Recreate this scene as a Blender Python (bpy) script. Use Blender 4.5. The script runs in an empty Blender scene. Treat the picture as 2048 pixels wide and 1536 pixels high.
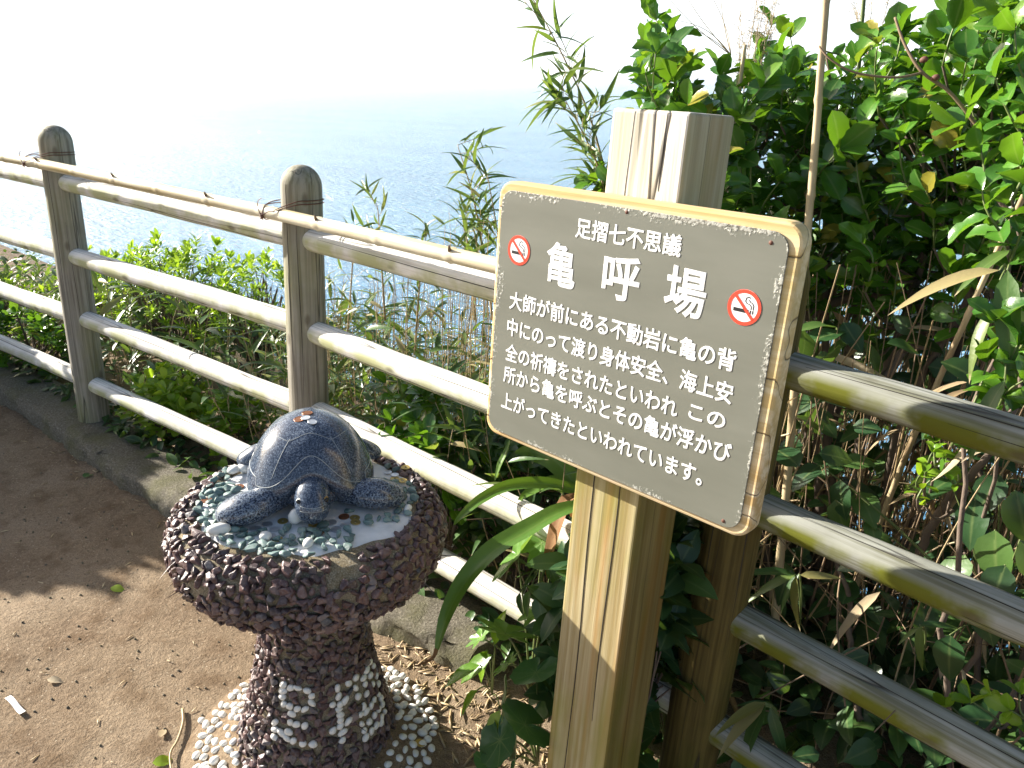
import bpy, bmesh, math, random
import numpy as np
from mathutils import Matrix, Vector
rng = np.random.default_rng(11)
random.seed(11)
PI = math.pi
sc = bpy.context.scene
col = sc.collection

# ------------------------------------------------------------------ camera, light, sky
CAM = np.array([2.0369, -1.5401, 1.5540])
RC = np.array([[0.77843374, 0.62492077, 0.05928694], [0.26833304, -0.24588496, -0.93141718], [-0.56748417, 0.74095521, -0.35909204]])
FPX = 1583.81
UP = Vector((-0.0427, -0.0416, 0.9982)).normalized()          # true vertical; the fence and sign lean a little
G = UP.rotation_difference(Vector((0, 0, 1))).to_matrix().to_4x4()
SUN_AZ, SUN_EL = math.radians(191.5), math.radians(21)
cd = bpy.data.cameras.new('camera'); cam = bpy.data.objects.new('camera', cd); col.objects.link(cam); sc.camera = cam
cd.sensor_width = 36; cd.lens = FPX / 2048 * 36; cd.clip_end = 120000; cd.clip_start = 0.02
m = Matrix.Identity(4)
for i in range(3):
    m[i][0] = RC[0][i]; m[i][1] = -RC[1][i]; m[i][2] = -RC[2][i]; m[i][3] = CAM[i]
cam.matrix_world = G @ m
sdir = Vector((math.cos(SUN_AZ) * math.cos(SUN_EL), math.sin(SUN_AZ) * math.cos(SUN_EL), math.sin(SUN_EL)))
wdir = (G.to_3x3() @ sdir).normalized()
sl = bpy.data.lights.new('sun', 'SUN'); so = bpy.data.objects.new('sun', sl); col.objects.link(so)
sl.energy = 5.0; sl.angle = math.radians(0.53); sl.color = (1.0, 0.94, 0.84)
so.rotation_euler = wdir.to_track_quat('Z', 'Y').to_euler()
w = bpy.data.worlds.new('World'); sc.world = w; w.use_nodes = True
sky = w.node_tree.nodes.new('ShaderNodeTexSky'); sky.sky_type = 'NISHITA'; sky.sun_disc = False
sky.sun_elevation = math.asin(wdir.z); sky.sun_rotation = PI / 2 - math.atan2(wdir.y, wdir.x)
sky.altitude = 0; sky.air_density = 1.0; sky.dust_density = 3.0; sky.ozone_density = 1.0
bg = w.node_tree.nodes['Background']; bg.inputs[1].default_value = 0.065
# sea haze: the lowest part of the sky is milky white all round
def wn(ty, **k):
    x = w.node_tree.nodes.new('ShaderNode' + ty)
    for a, b in k.items(): setattr(x, a, b)
    return x
L = w.node_tree.links.new
tc = wn('TexCoord'); sx = wn('SeparateXYZ'); L(tc.outputs['Generated'], sx.inputs[0])
rp = wn('ValToRGB'); rp.color_ramp.elements[0].position = 0.085; rp.color_ramp.elements[0].color = (1, 1, 1, 1); rp.color_ramp.elements[1].position = 0.14; rp.color_ramp.elements[1].color = (0, 0, 0, 1)
L(sx.outputs[2], rp.inputs[0])
mxw = wn('Mix', data_type='RGBA'); L(rp.outputs[0], mxw.inputs[0]); L(sky.outputs[0], mxw.inputs[6]); mxw.inputs[7].default_value = (7.4, 7.8, 8.1, 1)
L(mxw.outputs[2], bg.inputs[0])
vs = sc.view_settings; vs.view_transform = 'Standard'; vs.look = 'None'; vs.gamma = 1; vs.use_curve_mapping = False
vs.exposure = 1.6
sc.cycles.use_denoising = True
sc.cycles.max_bounces = 8; sc.cycles.transparent_max_bounces = 8

# ------------------------------------------------------------------ helpers
def at(px, py, d):
    """a point d metres in front of the eye along one line of sight"""
    return CAM + RC.T @ np.array([(px - 1024) / FPX, (py - 768) / FPX, 1.0]) * d
def onz(px, py, z):
    v = RC.T @ np.array([(px - 1024) / FPX, (py - 768) / FPX, 1.0]); return CAM + v * ((z - CAM[2]) / v[2])
def nrm(v):
    v = np.asarray(v, float); return v / (np.linalg.norm(v, axis=-1, keepdims=True) + 1e-12)

class MB:
    def __init__(s): s.V = []; s.F = []; s.n = 0; s.R = []; s.U = []
    def add(s, V, F, mi=0, rnd=0.5, uv=None, smooth=True):
        V = np.asarray(V, float)
        F = F if isinstance(F, list) else [F]
        for f in F:
            f = np.asarray(f, int)
            if len(f): s.F.append((f + s.n, mi, smooth))
        s.V.append(V); s.n += len(V)
        s.R.append(np.broadcast_to(np.asarray(rnd, float), (len(V),)))
        s.U.append(np.zeros((len(V), 2)) if uv is None else np.asarray(uv, float))
    def inst(s, T, M, P, rnd=None, mi=0, smooth=True):
        V, F, uv = T; n = len(P); k = len(V)
        if n == 0: return
        X = np.einsum('nij,kj->nki', M, V) + np.asarray(P)[:, None, :]
        Fs = [(np.asarray(f)[None] + (np.arange(n) * k)[:, None, None]).reshape(-1, np.asarray(f).shape[1]) for f in (F if isinstance(F, list) else [F])]
        rnd = rng.random(n) if rnd is None else np.asarray(rnd)
        s.add(X.reshape(-1, 3), Fs, mi, np.repeat(rnd, k), np.tile(uv, (n, 1)) if uv is not None else None, smooth)
    def build(s, name, mats, parent=None, loc=None):
        me = bpy.data.meshes.new(name)
        V = np.concatenate(s.V); me.vertices.add(len(V)); me.vertices.foreach_set('co', V.ravel())
        loops = np.concatenate([f.ravel() for f, _, _ in s.F]); tot = np.concatenate([np.full(len(f), f.shape[1]) for f, _, _ in s.F])
        me.loops.add(len(loops)); me.loops.foreach_set('vertex_index', loops)
        me.polygons.add(len(tot)); me.polygons.foreach_set('loop_start', np.concatenate([[0], np.cumsum(tot)[:-1]]))
        me.polygons.foreach_set('loop_total', tot)
        me.polygons.foreach_set('material_index', np.concatenate([np.full(len(f), mi) for f, mi, _ in s.F]))
        me.polygons.foreach_set('use_smooth', np.concatenate([np.full(len(f), sm) for f, _, sm in s.F]))
        a = me.attributes.new('rnd', 'FLOAT', 'POINT'); a.data.foreach_set('value', np.concatenate(s.R))
        a = me.attributes.new('lu', 'FLOAT_VECTOR', 'POINT'); U = np.concatenate(s.U); a.data.foreach_set('vector', np.c_[U, np.zeros(len(U))].ravel())
        me.update(calc_edges=True); me.validate()
        for mm in (mats if isinstance(mats, (list, tuple)) else [mats]): me.materials.append(mm)
        o = bpy.data.objects.new(name, me); col.objects.link(o)
        if parent is not None: o.parent = parent
        if loc is not None: o.location = Vector(loc)
        return o

def tag(o, label, cat, group=None, kind=None):
    o['label'] = label; o['category'] = cat
    if group: o['group'] = group
    if kind: o['kind'] = kind
    return o
def empty(name, loc, rot=None):
    o = bpy.data.objects.new(name, None); col.objects.link(o); o.empty_display_size = 0.1
    o.matrix_world = Matrix.Translation(Vector(loc)) @ (rot.to_4x4() if rot else Matrix.Identity(4)); return o
def struct(o): o['kind'] = 'structure'; return o

def tube(path, rad, k=8, cap=True):
    P = np.asarray(path, float); n = len(P); rad = np.broadcast_to(np.asarray(rad, float), (n,))
    T = nrm(np.gradient(P, axis=0)); u = np.cross(T[0], [0.13, 0.31, 0.94]); 
    if np.linalg.norm(u) < 1e-3: u = np.cross(T[0], [1, 0, 0])
    u = nrm(u); V = []
    for i in range(n):
        u = nrm(u - T[i] * (u @ T[i])); v = np.cross(T[i], u); a = np.arange(k) * 2 * PI / k
        V.append(P[i] + rad[i] * (np.cos(a)[:, None] * u + np.sin(a)[:, None] * v))
    V = np.concatenate(V); i = np.arange(n - 1)[:, None] * k; j = np.arange(k)[None]; j2 = (j + 1) % k
    F = [np.stack([i + j, i + j2, i + k + j2, i + k + j], -1).reshape(-1, 4)]
    if cap:
        V = np.concatenate([V, P[:1], P[-1:]]); c = n * k; jj = np.arange(k); j2 = (jj + 1) % k
        F.append(np.concatenate([np.stack([j2, jj, np.full(k, c)], -1), np.stack([jj + (n - 1) * k, j2 + (n - 1) * k, np.full(k, c + 1)], -1)]))
    uv = np.concatenate([np.repeat(np.linspace(0, 1, n), k), [0, 1] if cap else []])
    return V, F, np.stack([uv, uv * 0], -1)
def spline(pts, n=24):
    P = np.array(pts, float); t = np.linspace(0, len(P) - 1, n); out = []
    for u in t:
        i = min(int(u), len(P) - 2); f = u - i; p0 = P[max(i - 1, 0)]; p1 = P[i]; p2 = P[i + 1]; p3 = P[min(i + 2, len(P) - 1)]
        out.append(0.5 * ((2 * p1) + (-p0 + p2) * f + (2 * p0 - 5 * p1 + 4 * p2 - p3) * f ** 2 + (-p0 + 3 * p1 - 3 * p2 + p3) * f ** 3))
    return np.array(out)
def lathe(prof, k=48):
    pr = np.asarray(prof, float); n = len(pr); a = np.arange(k) * 2 * PI / k
    V = np.stack([pr[:, 0:1] * np.cos(a), pr[:, 0:1] * np.sin(a), np.repeat(pr[:, 1:2], k, 1)], -1).reshape(-1, 3)
    i = np.arange(n - 1)[:, None] * k; j = np.arange(k)[None]; j2 = (j + 1) % k
    return V, [np.stack([i + j, i + j2, i + k + j2, i + k + j], -1).reshape(-1, 4)]
def grid(nx, ny):
    i = np.arange(nx - 1)[:, None] * ny; j = np.arange(ny - 1)[None]
    return np.stack([i + j, i + ny + j, i + ny + j + 1, i + j + 1], -1).reshape(-1, 4)
def leaf(n, wfun, ratio, fold=0.25, curl=0.3, serr=0.0, wave=0.0):
    """unit-length leaf along +x, z up: three columns of points"""
    t = np.linspace(0, 1, n + 1); wd = np.array([max(wfun(x), 0.004) for x in t]) * ratio * 0.5
    if serr: wd = wd * (1 + serr * np.where(np.arange(n + 1) % 2 == 0, 1, -1))
    z = -curl * t ** 2; wv = wave * np.sin(t * 9) 
    V = np.stack([np.stack([t, -wd, z + fold * wd + wv * wd], -1), np.stack([t, 0 * t, z], -1), np.stack([t, wd, z + fold * wd - wv * wd], -1)], 1).reshape(-1, 3)
    i = np.arange(n)[:, None] * 3; j = np.arange(2)[None]
    F = np.stack([i + j, i + 3 + j, i + 4 + j, i + 1 + j], -1).reshape(-1, 4)
    uv = np.stack([np.repeat(t, 3), np.tile([-1, 0, 1], n + 1)], -1)
    return V, [F], uv
def basis(d, up, scale):
    d = nrm(d); z = np.asarray(up) - d * np.sum(d * up, -1, keepdims=True); z = nrm(z); y = np.cross(z, d)
    return np.stack([d, y, z], -1) * np.asarray(scale).reshape(-1, 1, 1)
OBOV = lambda t: math.sin(PI * t ** 1.35) ** 0.52 if 0 < t < 1 else 0
LANCE = lambda t: math.sin(PI * t ** 0.62) ** 0.9 if 0 < t < 1 else 0
OVATE = lambda t: math.sin(PI * t ** 0.75) ** 0.8 if 0 < t < 1 else 0
L_SHRUB = leaf(9, OBOV, 0.62, 0.32, 0.16, 0.05)
L_SHRUB2 = leaf(9, OBOV, 0.56, 0.55, 0.34, 0.06, 0.25)
L_SASA = leaf(6, LANCE, 0.13, 0.35, 0.35)
L_SASAW = leaf(7, LANCE, 0.2, 0.3, 0.3)
L_ROS = leaf(4, OBOV, 0.3, 0.3, 0.15)
L_BROAD = leaf(6, OVATE, 0.62, 0.2, 0.25, 0.0, 0.1)
L_SMALL = leaf(5, OVATE, 0.48, 0.3, 0.2)

# ------------------------------------------------------------------ materials
class Mt:
    def __init__(s, name, rough=0.6, spec=0.5):
        s.m = bpy.data.materials.new(name); s.m.use_nodes = True; s.t = s.m.node_tree; s.b = s.t.nodes['Principled BSDF']
        s.b.inputs['Roughness'].default_value = rough; s.b.inputs['Specular IOR Level'].default_value = spec
    def n(s, ty, ins=None, **props):
        x = s.t.nodes.new('ShaderNode' + ty)
        for k, v in props.items(): setattr(x, k, v)
        for k, v in (ins or {}).items():
            if isinstance(v, bpy.types.NodeSocket): s.t.links.new(v, x.inputs[k])
            else: x.inputs[k].default_value = v
        return x
    def coord(s, scale=(1, 1, 1), kind='Object', rot=(0, 0, 0)):
        c = s.n('TexCoord'); return s.n('Mapping', {'Vector': c.outputs[kind], 'Scale': scale, 'Rotation': rot}).outputs[0]
    def noise(s, vec, scale=5, detail=4, rough=0.55, dist=0.0):
        return s.n('TexNoise', {'Vector': vec, 'Scale': scale, 'Detail': detail, 'Roughness': rough, 'Distortion': dist}).outputs[0]
    def ramp(s, fac, stops):
        r = s.n('ValToRGB', {'Fac': fac}); e = r.color_ramp.elements
        while len(e) < len(stops): e.new(0.5)
        for q, (p, c) in zip(e, stops): q.position = p; q.color = (c if isinstance(c, tuple) else (c, c, c)) + (1,)
        return r.outputs[0]
    def mix(s, fac, a, b, mode='MIX'):
        x = s.n('Mix', data_type='RGBA', blend_type=mode)
        for k, v in ((0, fac), (6, a), (7, b)):
            if isinstance(v, bpy.types.NodeSocket): s.t.links.new(v, x.inputs[k])
            else: x.inputs[k].default_value = v if k == 0 else tuple(v) + (1,)
        return x.outputs[2]
    def math(s, op, a, b=0.0):
        x = s.n('Math', {0: a, 1: b}, operation=op); return x.outputs[0]
    def attr(s, name='rnd'):
        return s.n('Attribute', attribute_name=name).outputs['Fac' if name == 'rnd' else 'Vector']
    def setc(s, c, sock='Base Color'): s.t.links.new(c, s.b.inputs[sock]); return s
    def bump(s, h, strength=0.3, dist=0.01):
        b = s.n('Bump', {'Height': h, 'Strength': strength, 'Distance': dist}); s.t.links.new(b.outputs[0], s.b.inputs['Normal']); return s
    def trans(s, colr, amt=0.3):
        t = s.n('BsdfTranslucent'); s.t.links.new(colr, t.inputs[0]) if isinstance(colr, bpy.types.NodeSocket) else None
        mx = s.n('MixShader', {0: amt}); s.t.links.new(s.b.outputs[0], mx.inputs[1]); s.t.links.new(t.outputs[0], mx.inputs[2])
        s.t.links.new(mx.outputs[0], s.t.nodes['Material Output'].inputs[0]); return s

def leafmat(name, stops, rough=0.35, trans=0.25, spec=0.5, tcol=(0.25, 0.4, 0.03), vein=0.25, edge=None):
    M = Mt(name, rough, spec); r = M.attr('rnd'); c = M.ramp(r, stops)
    sep = M.n('SeparateXYZ', {0: M.attr('lu')}); v = M.math('ABSOLUTE', sep.outputs[1])
    mid = M.math('SUBTRACT', 1.0, M.math('MULTIPLY', v, 7.0)); mid = M.n('Clamp', {0: mid}).outputs[0]
    c2 = M.mix(M.math('MULTIPLY', mid, vein), c, (0.35, 0.42, 0.15))
    if edge:
        tip = M.ramp(M.math('MULTIPLY', M.math('ADD', sep.outputs[0], M.math('MULTIPLY', M.noise(M.coord((30, 30, 30)), 1.0), 0.25)), 0.5), [(0.51, 0.0), (0.54, 1.0)])
        c2 = M.mix(tip, c2, edge)
    big = M.noise(M.coord((9, 9, 9)), 1.0, 2); c2 = M.mix(M.math('MULTIPLY', big, 0.25), c2, M.mix(0.5, c2, (0.10, 0.13, 0.02)))
    M.setc(c2); bv = M.noise(M.coord((60, 60, 60)), 1.0, 2); M.bump(bv, 0.25, 0.004)
    M.trans(M.mix(0.5, c2, tcol), trans); return M.m

def woodlog(name, axis, light, dark, green, gamt=0.5, seed=0.0, gside=True):
    M = Mt(name, 0.75, 0.25)
    sc_ = [70, 70, 70]; sc_[axis] = 2.2
    v = M.coord(tuple(sc_)); g = M.noise(v, 1.0, 5, 0.6)
    oi = M.n('ObjectInfo').outputs['Random']
    v2 = M.coord((4, 4, 4)); blot = M.noise(v2, 1.0, 4, 0.6)
    c = M.mix(M.ramp(g, [(0.40, 0.0), (0.58, 1.0)]), dark, light)
    c = M.mix(M.ramp(blot, [(0.45, 0.0), (0.75, 0.55)]), c, tuple(x * 0.72 for x in dark))
    s3 = [16, 16, 16]; s3[axis] = 0.55
    ck = M.noise(M.coord(tuple(s3)), 1.0, 2, 0.4); ck = M.math('ABSOLUTE', M.math('SUBTRACT', ck, 0.5)); ck = M.ramp(ck, [(0.0, 1.0), (0.0075, 0.0)])
    if gside:
        z = M.n('SeparateXYZ', {0: M.n('NewGeometry').outputs['Normal']}).outputs[2]
        und = M.ramp(z, [(0.15, 1.0), (0.62, 0.0)])       # algae keeps to the damp underside
        gn = M.math('MULTIPLY', und, M.ramp(M.noise(M.coord((9, 9, 9)), 1.0, 4), [(0.38, 0.0), (0.6, 1.0)]))
    else:
        gn = M.ramp(M.noise(M.coord((5, 5, 2.5)), 1.0, 5), [(0.45, 0.0), (0.7, 1.0)])
    c = M.mix(M.math('MULTIPLY', gn, gamt), c, green)
    c = M.mix(M.math('MULTIPLY', ck, 0.85), c, (0.03, 0.025, 0.02))
    kn = M.n('TexVoronoi', {'Vector': M.coord(tuple(5.0 if i == axis else 11.0 for i in range(3))), 'Scale': 1.0}).outputs['Distance']
    c = M.mix(M.ramp(kn, [(0.06, 0.6), (0.13, 0.0)]), c, (0.10, 0.075, 0.05))
    M.setc(c); M.bump(M.math('SUBTRACT', g, M.math('MULTIPLY', ck, 1.5)), 0.5, 0.004); return M.m

MAT = {}
def crack_path(x0, z0, z1, seed, amp=0.006):
    z = np.linspace(z0, z1, 60); return z, x0 + amp * np.sin(z * 3.1 + seed) + amp * 0.4 * np.sin(z * 11 + seed * 2)
MAT['post'] = woodlog('weathered_post_wood', 2, (0.37, 0.345, 0.29), (0.20, 0.18, 0.14), (0.21, 0.23, 0.06), 0.55, gside=False)
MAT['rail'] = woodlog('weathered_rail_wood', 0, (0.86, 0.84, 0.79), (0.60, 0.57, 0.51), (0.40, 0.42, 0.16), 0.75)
MAT['rail_green'] = woodlog('shaded_mossy_rail_wood', 0, (0.36, 0.365, 0.325), (0.17, 0.17, 0.115), (0.145, 0.155, 0.016), 1.0)  # mossy right rails, also darkened so their shade sits in the colour
MAT['post_mossy_shaded'] = woodlog('shaded_mossy_post_wood', 2, (0.14, 0.105, 0.03), (0.07, 0.05, 0.012), (0.07, 0.07, 0.008), 0.8, gside=False)  # mossy brown wood, darkened further to paint in the shade on this post
def timber(name, axis, a, b, knot, green, gamt=0.5):
    M = Mt(name, 0.7, 0.3); s = [55, 55, 55]; s[axis] = 1.6
    g = M.noise(M.coord(tuple(s)), 1.0, 5, 0.6, 0.3); s2 = [14, 14, 14]; s2[axis] = 0.8
    g2 = M.noise(M.coord(tuple(s2)), 1.0, 3, 0.5, 0.6)
    c = M.mix(M.ramp(g, [(0.40, 0.0), (0.6, 1.0)]), b, a)
    c = M.mix(M.ramp(g2, [(0.5, 0.0), (0.62, 0.75), (0.7, 0.2)]), c, knot)
    gn = M.ramp(M.noise(M.coord((6, 6, 2.2)), 1.0, 4), [(0.46, 0.0), (0.68, 1.0)])
    c = M.mix(M.math('MULTIPLY', gn, gamt), c, green)
    s3 = [9, 9, 9]; s3[axis] = 0.28
    ck = M.math('ABSOLUTE', M.math('SUBTRACT', M.noise(M.coord(tuple(s3)), 1.0, 2, 0.3), 0.5)); ck = M.ramp(ck, [(0.0, 1.0), (0.006, 0.0)])
    c = M.mix(M.math('MULTIPLY', ck, 0.9), c, (0.04, 0.025, 0.01)); M.setc(c)
    M.bump(M.math('SUBTRACT', g, M.math('MULTIPLY', ck, 1.5)), 0.45, 0.004); return M.m
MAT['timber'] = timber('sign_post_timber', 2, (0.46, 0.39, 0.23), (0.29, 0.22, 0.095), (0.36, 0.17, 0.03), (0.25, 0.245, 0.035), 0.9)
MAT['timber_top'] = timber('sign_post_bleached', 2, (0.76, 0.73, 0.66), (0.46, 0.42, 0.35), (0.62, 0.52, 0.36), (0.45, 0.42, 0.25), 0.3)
MAT['timber_shaded'] = timber('sign_post_shaded_side', 2, (0.23, 0.175, 0.06), (0.15, 0.105, 0.03), (0.20, 0.10, 0.015), (0.13, 0.125, 0.012), 0.9)  # right-face copies of the post timber: olive moss tone, shade painted into the colour
MAT['timber_shaded_top'] = timber('sign_post_shaded_side_top', 2, (0.46, 0.42, 0.30), (0.30, 0.26, 0.17), (0.26, 0.18, 0.06), (0.26, 0.25, 0.10), 0.8)
MAT['board'] = timber('sign_board_timber', 0, (0.74, 0.60, 0.40), (0.50, 0.33, 0.14), (0.62, 0.40, 0.16), (0.55, 0.52, 0.25), 0.4)

def simple(name, c, rough=0.5, metal=0.0, spec=0.5):
    M = Mt(name, rough, spec); M.b.inputs['Base Color'].default_value = tuple(c) + (1,); M.b.inputs['Metallic'].default_value = metal
    n = M.noise(M.coord((40, 40, 40)), 1.0, 3)
    M.setc(M.mix(M.math('MULTIPLY', n, 0.4), c, tuple(x * 0.7 for x in c))); return M.m
MAT['crack'] = simple('dark_crack', (0.035, 0.028, 0.02), 0.9)
MAT['white'] = simple('white_sign_paint', (0.86, 0.87, 0.86), 0.45)
MAT['red'] = simple('red_sticker', (0.75, 0.07, 0.035), 0.4)
MAT['black'] = simple('black_sticker_ink', (0.02, 0.02, 0.022), 0.4)
MAT['wire'] = simple('rusty_wire', (0.13, 0.05, 0.03), 0.7)
MAT['copper'] = simple('copper_coin', (0.32, 0.14, 0.07), 0.4, 0.7)
MAT['brass'] = simple('brass_coin', (0.50, 0.37, 0.12), 0.4, 0.7)
MAT['nickel'] = simple('nickel_coin', (0.55, 0.57, 0.60), 0.35, 0.7)
MAT['alu'] = simple('aluminium_coin', (0.72, 0.74, 0.76), 0.35, 0.6)
MAT['amber'] = simple('amber_eye', (0.42, 0.24, 0.05), 0.15)
MAT['eyewhite'] = simple('pale_eye', (0.7, 0.68, 0.6), 0.15)
MAT['pupil'] = simple('dark_pupil', (0.01, 0.01, 0.01), 0.08)
MAT['pebble'] = simple('white_pebble', (0.80, 0.79, 0.74), 0.45)
MAT['paper'] = simple('white_paper', (0.85, 0.85, 0.87), 0.6)
MAT['twig'] = simple('dry_twig', (0.22, 0.15, 0.09), 0.8)

M = Mt('sign_plate_paint', 0.42, 0.45)                       # olive grey plate, pitted at the rim
n1 = M.noise(M.coord((3, 1, 14)), 1.0, 4); n2 = M.noise(M.coord((160, 160, 160)), 1.0, 3)
c = M.mix(M.ramp(n1, [(0.35, 0.0), (0.7, 1.0)]), (0.150, 0.155, 0.126), (0.190, 0.195, 0.162))
sp = M.n('SeparateXYZ', {0: M.coord()}); ax = M.math('DIVIDE', M.math('ABSOLUTE', sp.outputs[0]), 0.274); az = M.math('DIVIDE', M.math('ABSOLUTE', sp.outputs[2]), 0.2315)
e = M.math('MAXIMUM', M.math('ADD', M.math('MULTIPLY', M.math('SUBTRACT', ax, 1.0), 0.274), 1.0), M.math('ADD', M.math('MULTIPLY', M.math('SUBTRACT', az, 1.0), 0.2315), 1.0))
patch = M.noise(M.coord((11, 11, 11)), 1.0, 3)
ed = M.math('ADD', M.math('ADD', e, M.math('MULTIPLY', M.math('SUBTRACT', patch, 0.5), 0.075)), M.math('MULTIPLY', M.math('SUBTRACT', n2, 0.5), 0.05))
em = M.ramp(M.math('SUBTRACT', ed, 0.5), [(0.4985, 0.0), (0.5025, 1.0)])
c = M.mix(M.math('MULTIPLY', em, 0.85), c, M.mix(M.ramp(n2, [(0.42, 0.0), (0.55, 1.0)]), (0.10, 0.09, 0.07), (0.46, 0.46, 0.41)))
spk = M.ramp(M.n('TexVoronoi', {'Vector': M.coord((38, 38, 38)), 'Scale': 1.0}).outputs['Distance'], [(0.035, 1.0), (0.05, 0.0)])
c = M.mix(M.math('MULTIPLY', spk, 0.5), c, (0.22, 0.21, 0.16)); M.setc(c); M.bump(M.math('ADD', M.math('MULTIPLY', em, n2), M.math('MULTIPLY', n2, 0.1)), 0.5, 0.002); MAT['plate'] = M.m

M = Mt('blue_granite', 0.2, 0.7)                           # polished speckled stone
v = M.coord((1, 1, 1)); n1 = M.noise(v, 270, 3, 0.7); n2 = M.noise(v, 900, 2, 0.5); n3 = M.noise(v, 30, 3)
c = M.ramp(M.math('ADD', M.math('MULTIPLY', n1, 0.7), M.math('MULTIPLY', n2, 0.3)), [(0.42, (0.010, 0.014, 0.026)), (0.49, (0.038, 0.055, 0.095)), (0.55, (0.10, 0.13, 0.185)), (0.62, (0.26, 0.30, 0.35))])
M.setc(M.mix(M.math('MULTIPLY', n3, 0.35), c, (0.03, 0.05, 0.08))); MAT['granite'] = M.m
M = Mt('blue_granite_scaled', 0.22, 0.6); v = M.coord((1, 1, 1)); n1 = M.noise(v, 270, 3, 0.7)
c = M.ramp(n1, [(0.42, (0.010, 0.014, 0.026)), (0.49, (0.038, 0.055, 0.095)), (0.58, (0.18, 0.22, 0.28))])
vo = M.n('TexVoronoi', {'Vector': v, 'Scale': 62.0}, feature='DISTANCE_TO_EDGE').outputs['Distance']
side = M.n('SeparateXYZ', {0: v}); out = M.ramp(M.math('ABSOLUTE', side.outputs[1]), [(0.085, 0.0), (0.11, 1.0)])
c = M.mix(M.math('MULTIPLY', M.math('MULTIPLY', M.ramp(vo, [(0.015, 1.0), (0.05, 0.0)]), out), 0.35), c, (0.45, 0.50, 0.52)); M.setc(c); MAT['granite_scaled'] = M.m
MAT['engrave'] = simple('engraved_line', (0.34, 0.37, 0.38), 0.6)

M = Mt('sandy_concrete', 0.9, 0.2); v = M.coord(); n1 = M.noise(v, 300, 4, 0.7); n2 = M.noise(v, 14, 4)
c = M.ramp(n1, [(0.35, (0.14, 0.115, 0.07)), (0.55, (0.28, 0.24, 0.17)), (0.7, (0.50, 0.46, 0.38))]); c = M.mix(M.ramp(n2, [(0.45, 0.0), (0.75, 0.5)]), c, (0.20, 0.13, 0.035))
M.setc(c); M.bump(n1, 0.6, 0.004); MAT['concrete'] = M.m
M = Mt('white_plaster', 0.6, 0.3); v = M.coord(); n1 = M.noise(v, 18, 4); n2 = M.noise(v, 200, 3)
M.setc(M.mix(M.ramp(n1, [(0.4, 0.0), (0.75, 1.0)]), (0.78, 0.79, 0.79), (0.56, 0.58, 0.58))); M.bump(n2, 0.3, 0.002); MAT['plaster'] = M.m
def stone(name, stops, rough=0.55):
    M = Mt(name, rough, 0.45); c = M.ramp(M.attr('rnd'), stops); n = M.noise(M.coord(), 160, 4, 0.65)
    M.setc(M.mix(M.ramp(n, [(0.4, 0.0), (0.72, 0.55)]), c, M.mix(0.6, c, (0.35, 0.30, 0.30)))); M.bump(n, 0.5, 0.003); return M.m
MAT['purple'] = stone('purple_chip_stone', [(0.0, (0.026, 0.014, 0.014)), (0.3, (0.055, 0.025, 0.024)), (0.6, (0.09, 0.043, 0.040)), (0.85, (0.15, 0.09, 0.08)), (0.93, (0.05, 0.06, 0.07)), (1.0, (0.27, 0.20, 0.18))], 0.38)
MAT['green_stone'] = stone('pale_green_stone', [(0.0, (0.06, 0.12, 0.11)), (0.5, (0.11, 0.20, 0.185)), (1.0, (0.20, 0.30, 0.28))])

M = Mt('kerb_concrete', 0.92, 0.2); v = M.coord(); n1 = M.noise(v, 130, 5, 0.7); n2 = M.noise(v, 7, 4)
c = M.ramp(n1, [(0.3, (0.085, 0.075, 0.057)), (0.55, (0.19, 0.17, 0.13)), (0.72, (0.35, 0.32, 0.26))]); c = M.mix(M.ramp(n2, [(0.45, 0.0), (0.65, 0.55)]), c, (0.12, 0.12, 0.045))
M.setc(c); M.bump(n1, 0.8, 0.008); MAT['kerb'] = M.m
M = Mt('trodden_dirt', 0.95, 0.15); v = M.coord(); n1 = M.noise(v, 3.0, 5); n2 = M.noise(v, 70, 5, 0.7); n3 = M.noise(v, 240, 3, 0.7)
c = M.ramp(n1, [(0.35, (0.20, 0.142, 0.092)), (0.5, (0.265, 0.20, 0.133)), (0.68, (0.34, 0.265, 0.185))])
c = M.mix(M.ramp(n2, [(0.40, 0.0), (0.66, 0.55)]), c, (0.40, 0.30, 0.20)); c = M.mix(M.ramp(n3, [(0.36, 0.55), (0.5, 0.0)]), c, (0.08, 0.045, 0.022))
vo = M.n('TexVoronoi', {'Vector': v, 'Scale': 55.0}).outputs['Distance']; c = M.mix(M.ramp(vo, [(0.10, 0.8), (0.16, 0.0)]), c, (0.46, 0.38, 0.28))
n5 = M.noise(v, 11, 4); c = M.mix(M.ramp(n5, [(0.52, 0.0), (0.66, 0.5)]), c, (0.13, 0.08, 0.042)); M.setc(c); M.bump(M.math('ADD', M.math('ADD', n2, M.math('MULTIPLY', n5, 1.6)), M.math('MULTIPLY', n3, 0.6)), 0.75, 0.012); MAT['dirt'] = M.m
M = Mt('sea_water', 0.12, 0.5); M.b.inputs['IOR'].default_value = 1.33
wv = M.noise(M.coord((0.10, 0.30, 0.2), rot=(0, 0, 0.65)), 1.0, 6, 0.62, 0.4); wb = M.noise(M.coord((0.006, 0.018, 0.01), rot=(0, 0, 0.8)), 1.0, 4, 0.55)
c = M.ramp(wb, [(0.35, (0.06, 0.235, 0.41)), (0.7, (0.11, 0.31, 0.48))]); M.setc(c)
M.bump(M.math('ADD', wv, M.math('MULTIPLY', wb, 0.6)), 1.0, 5.0); MAT['sea'] = M.m

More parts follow.
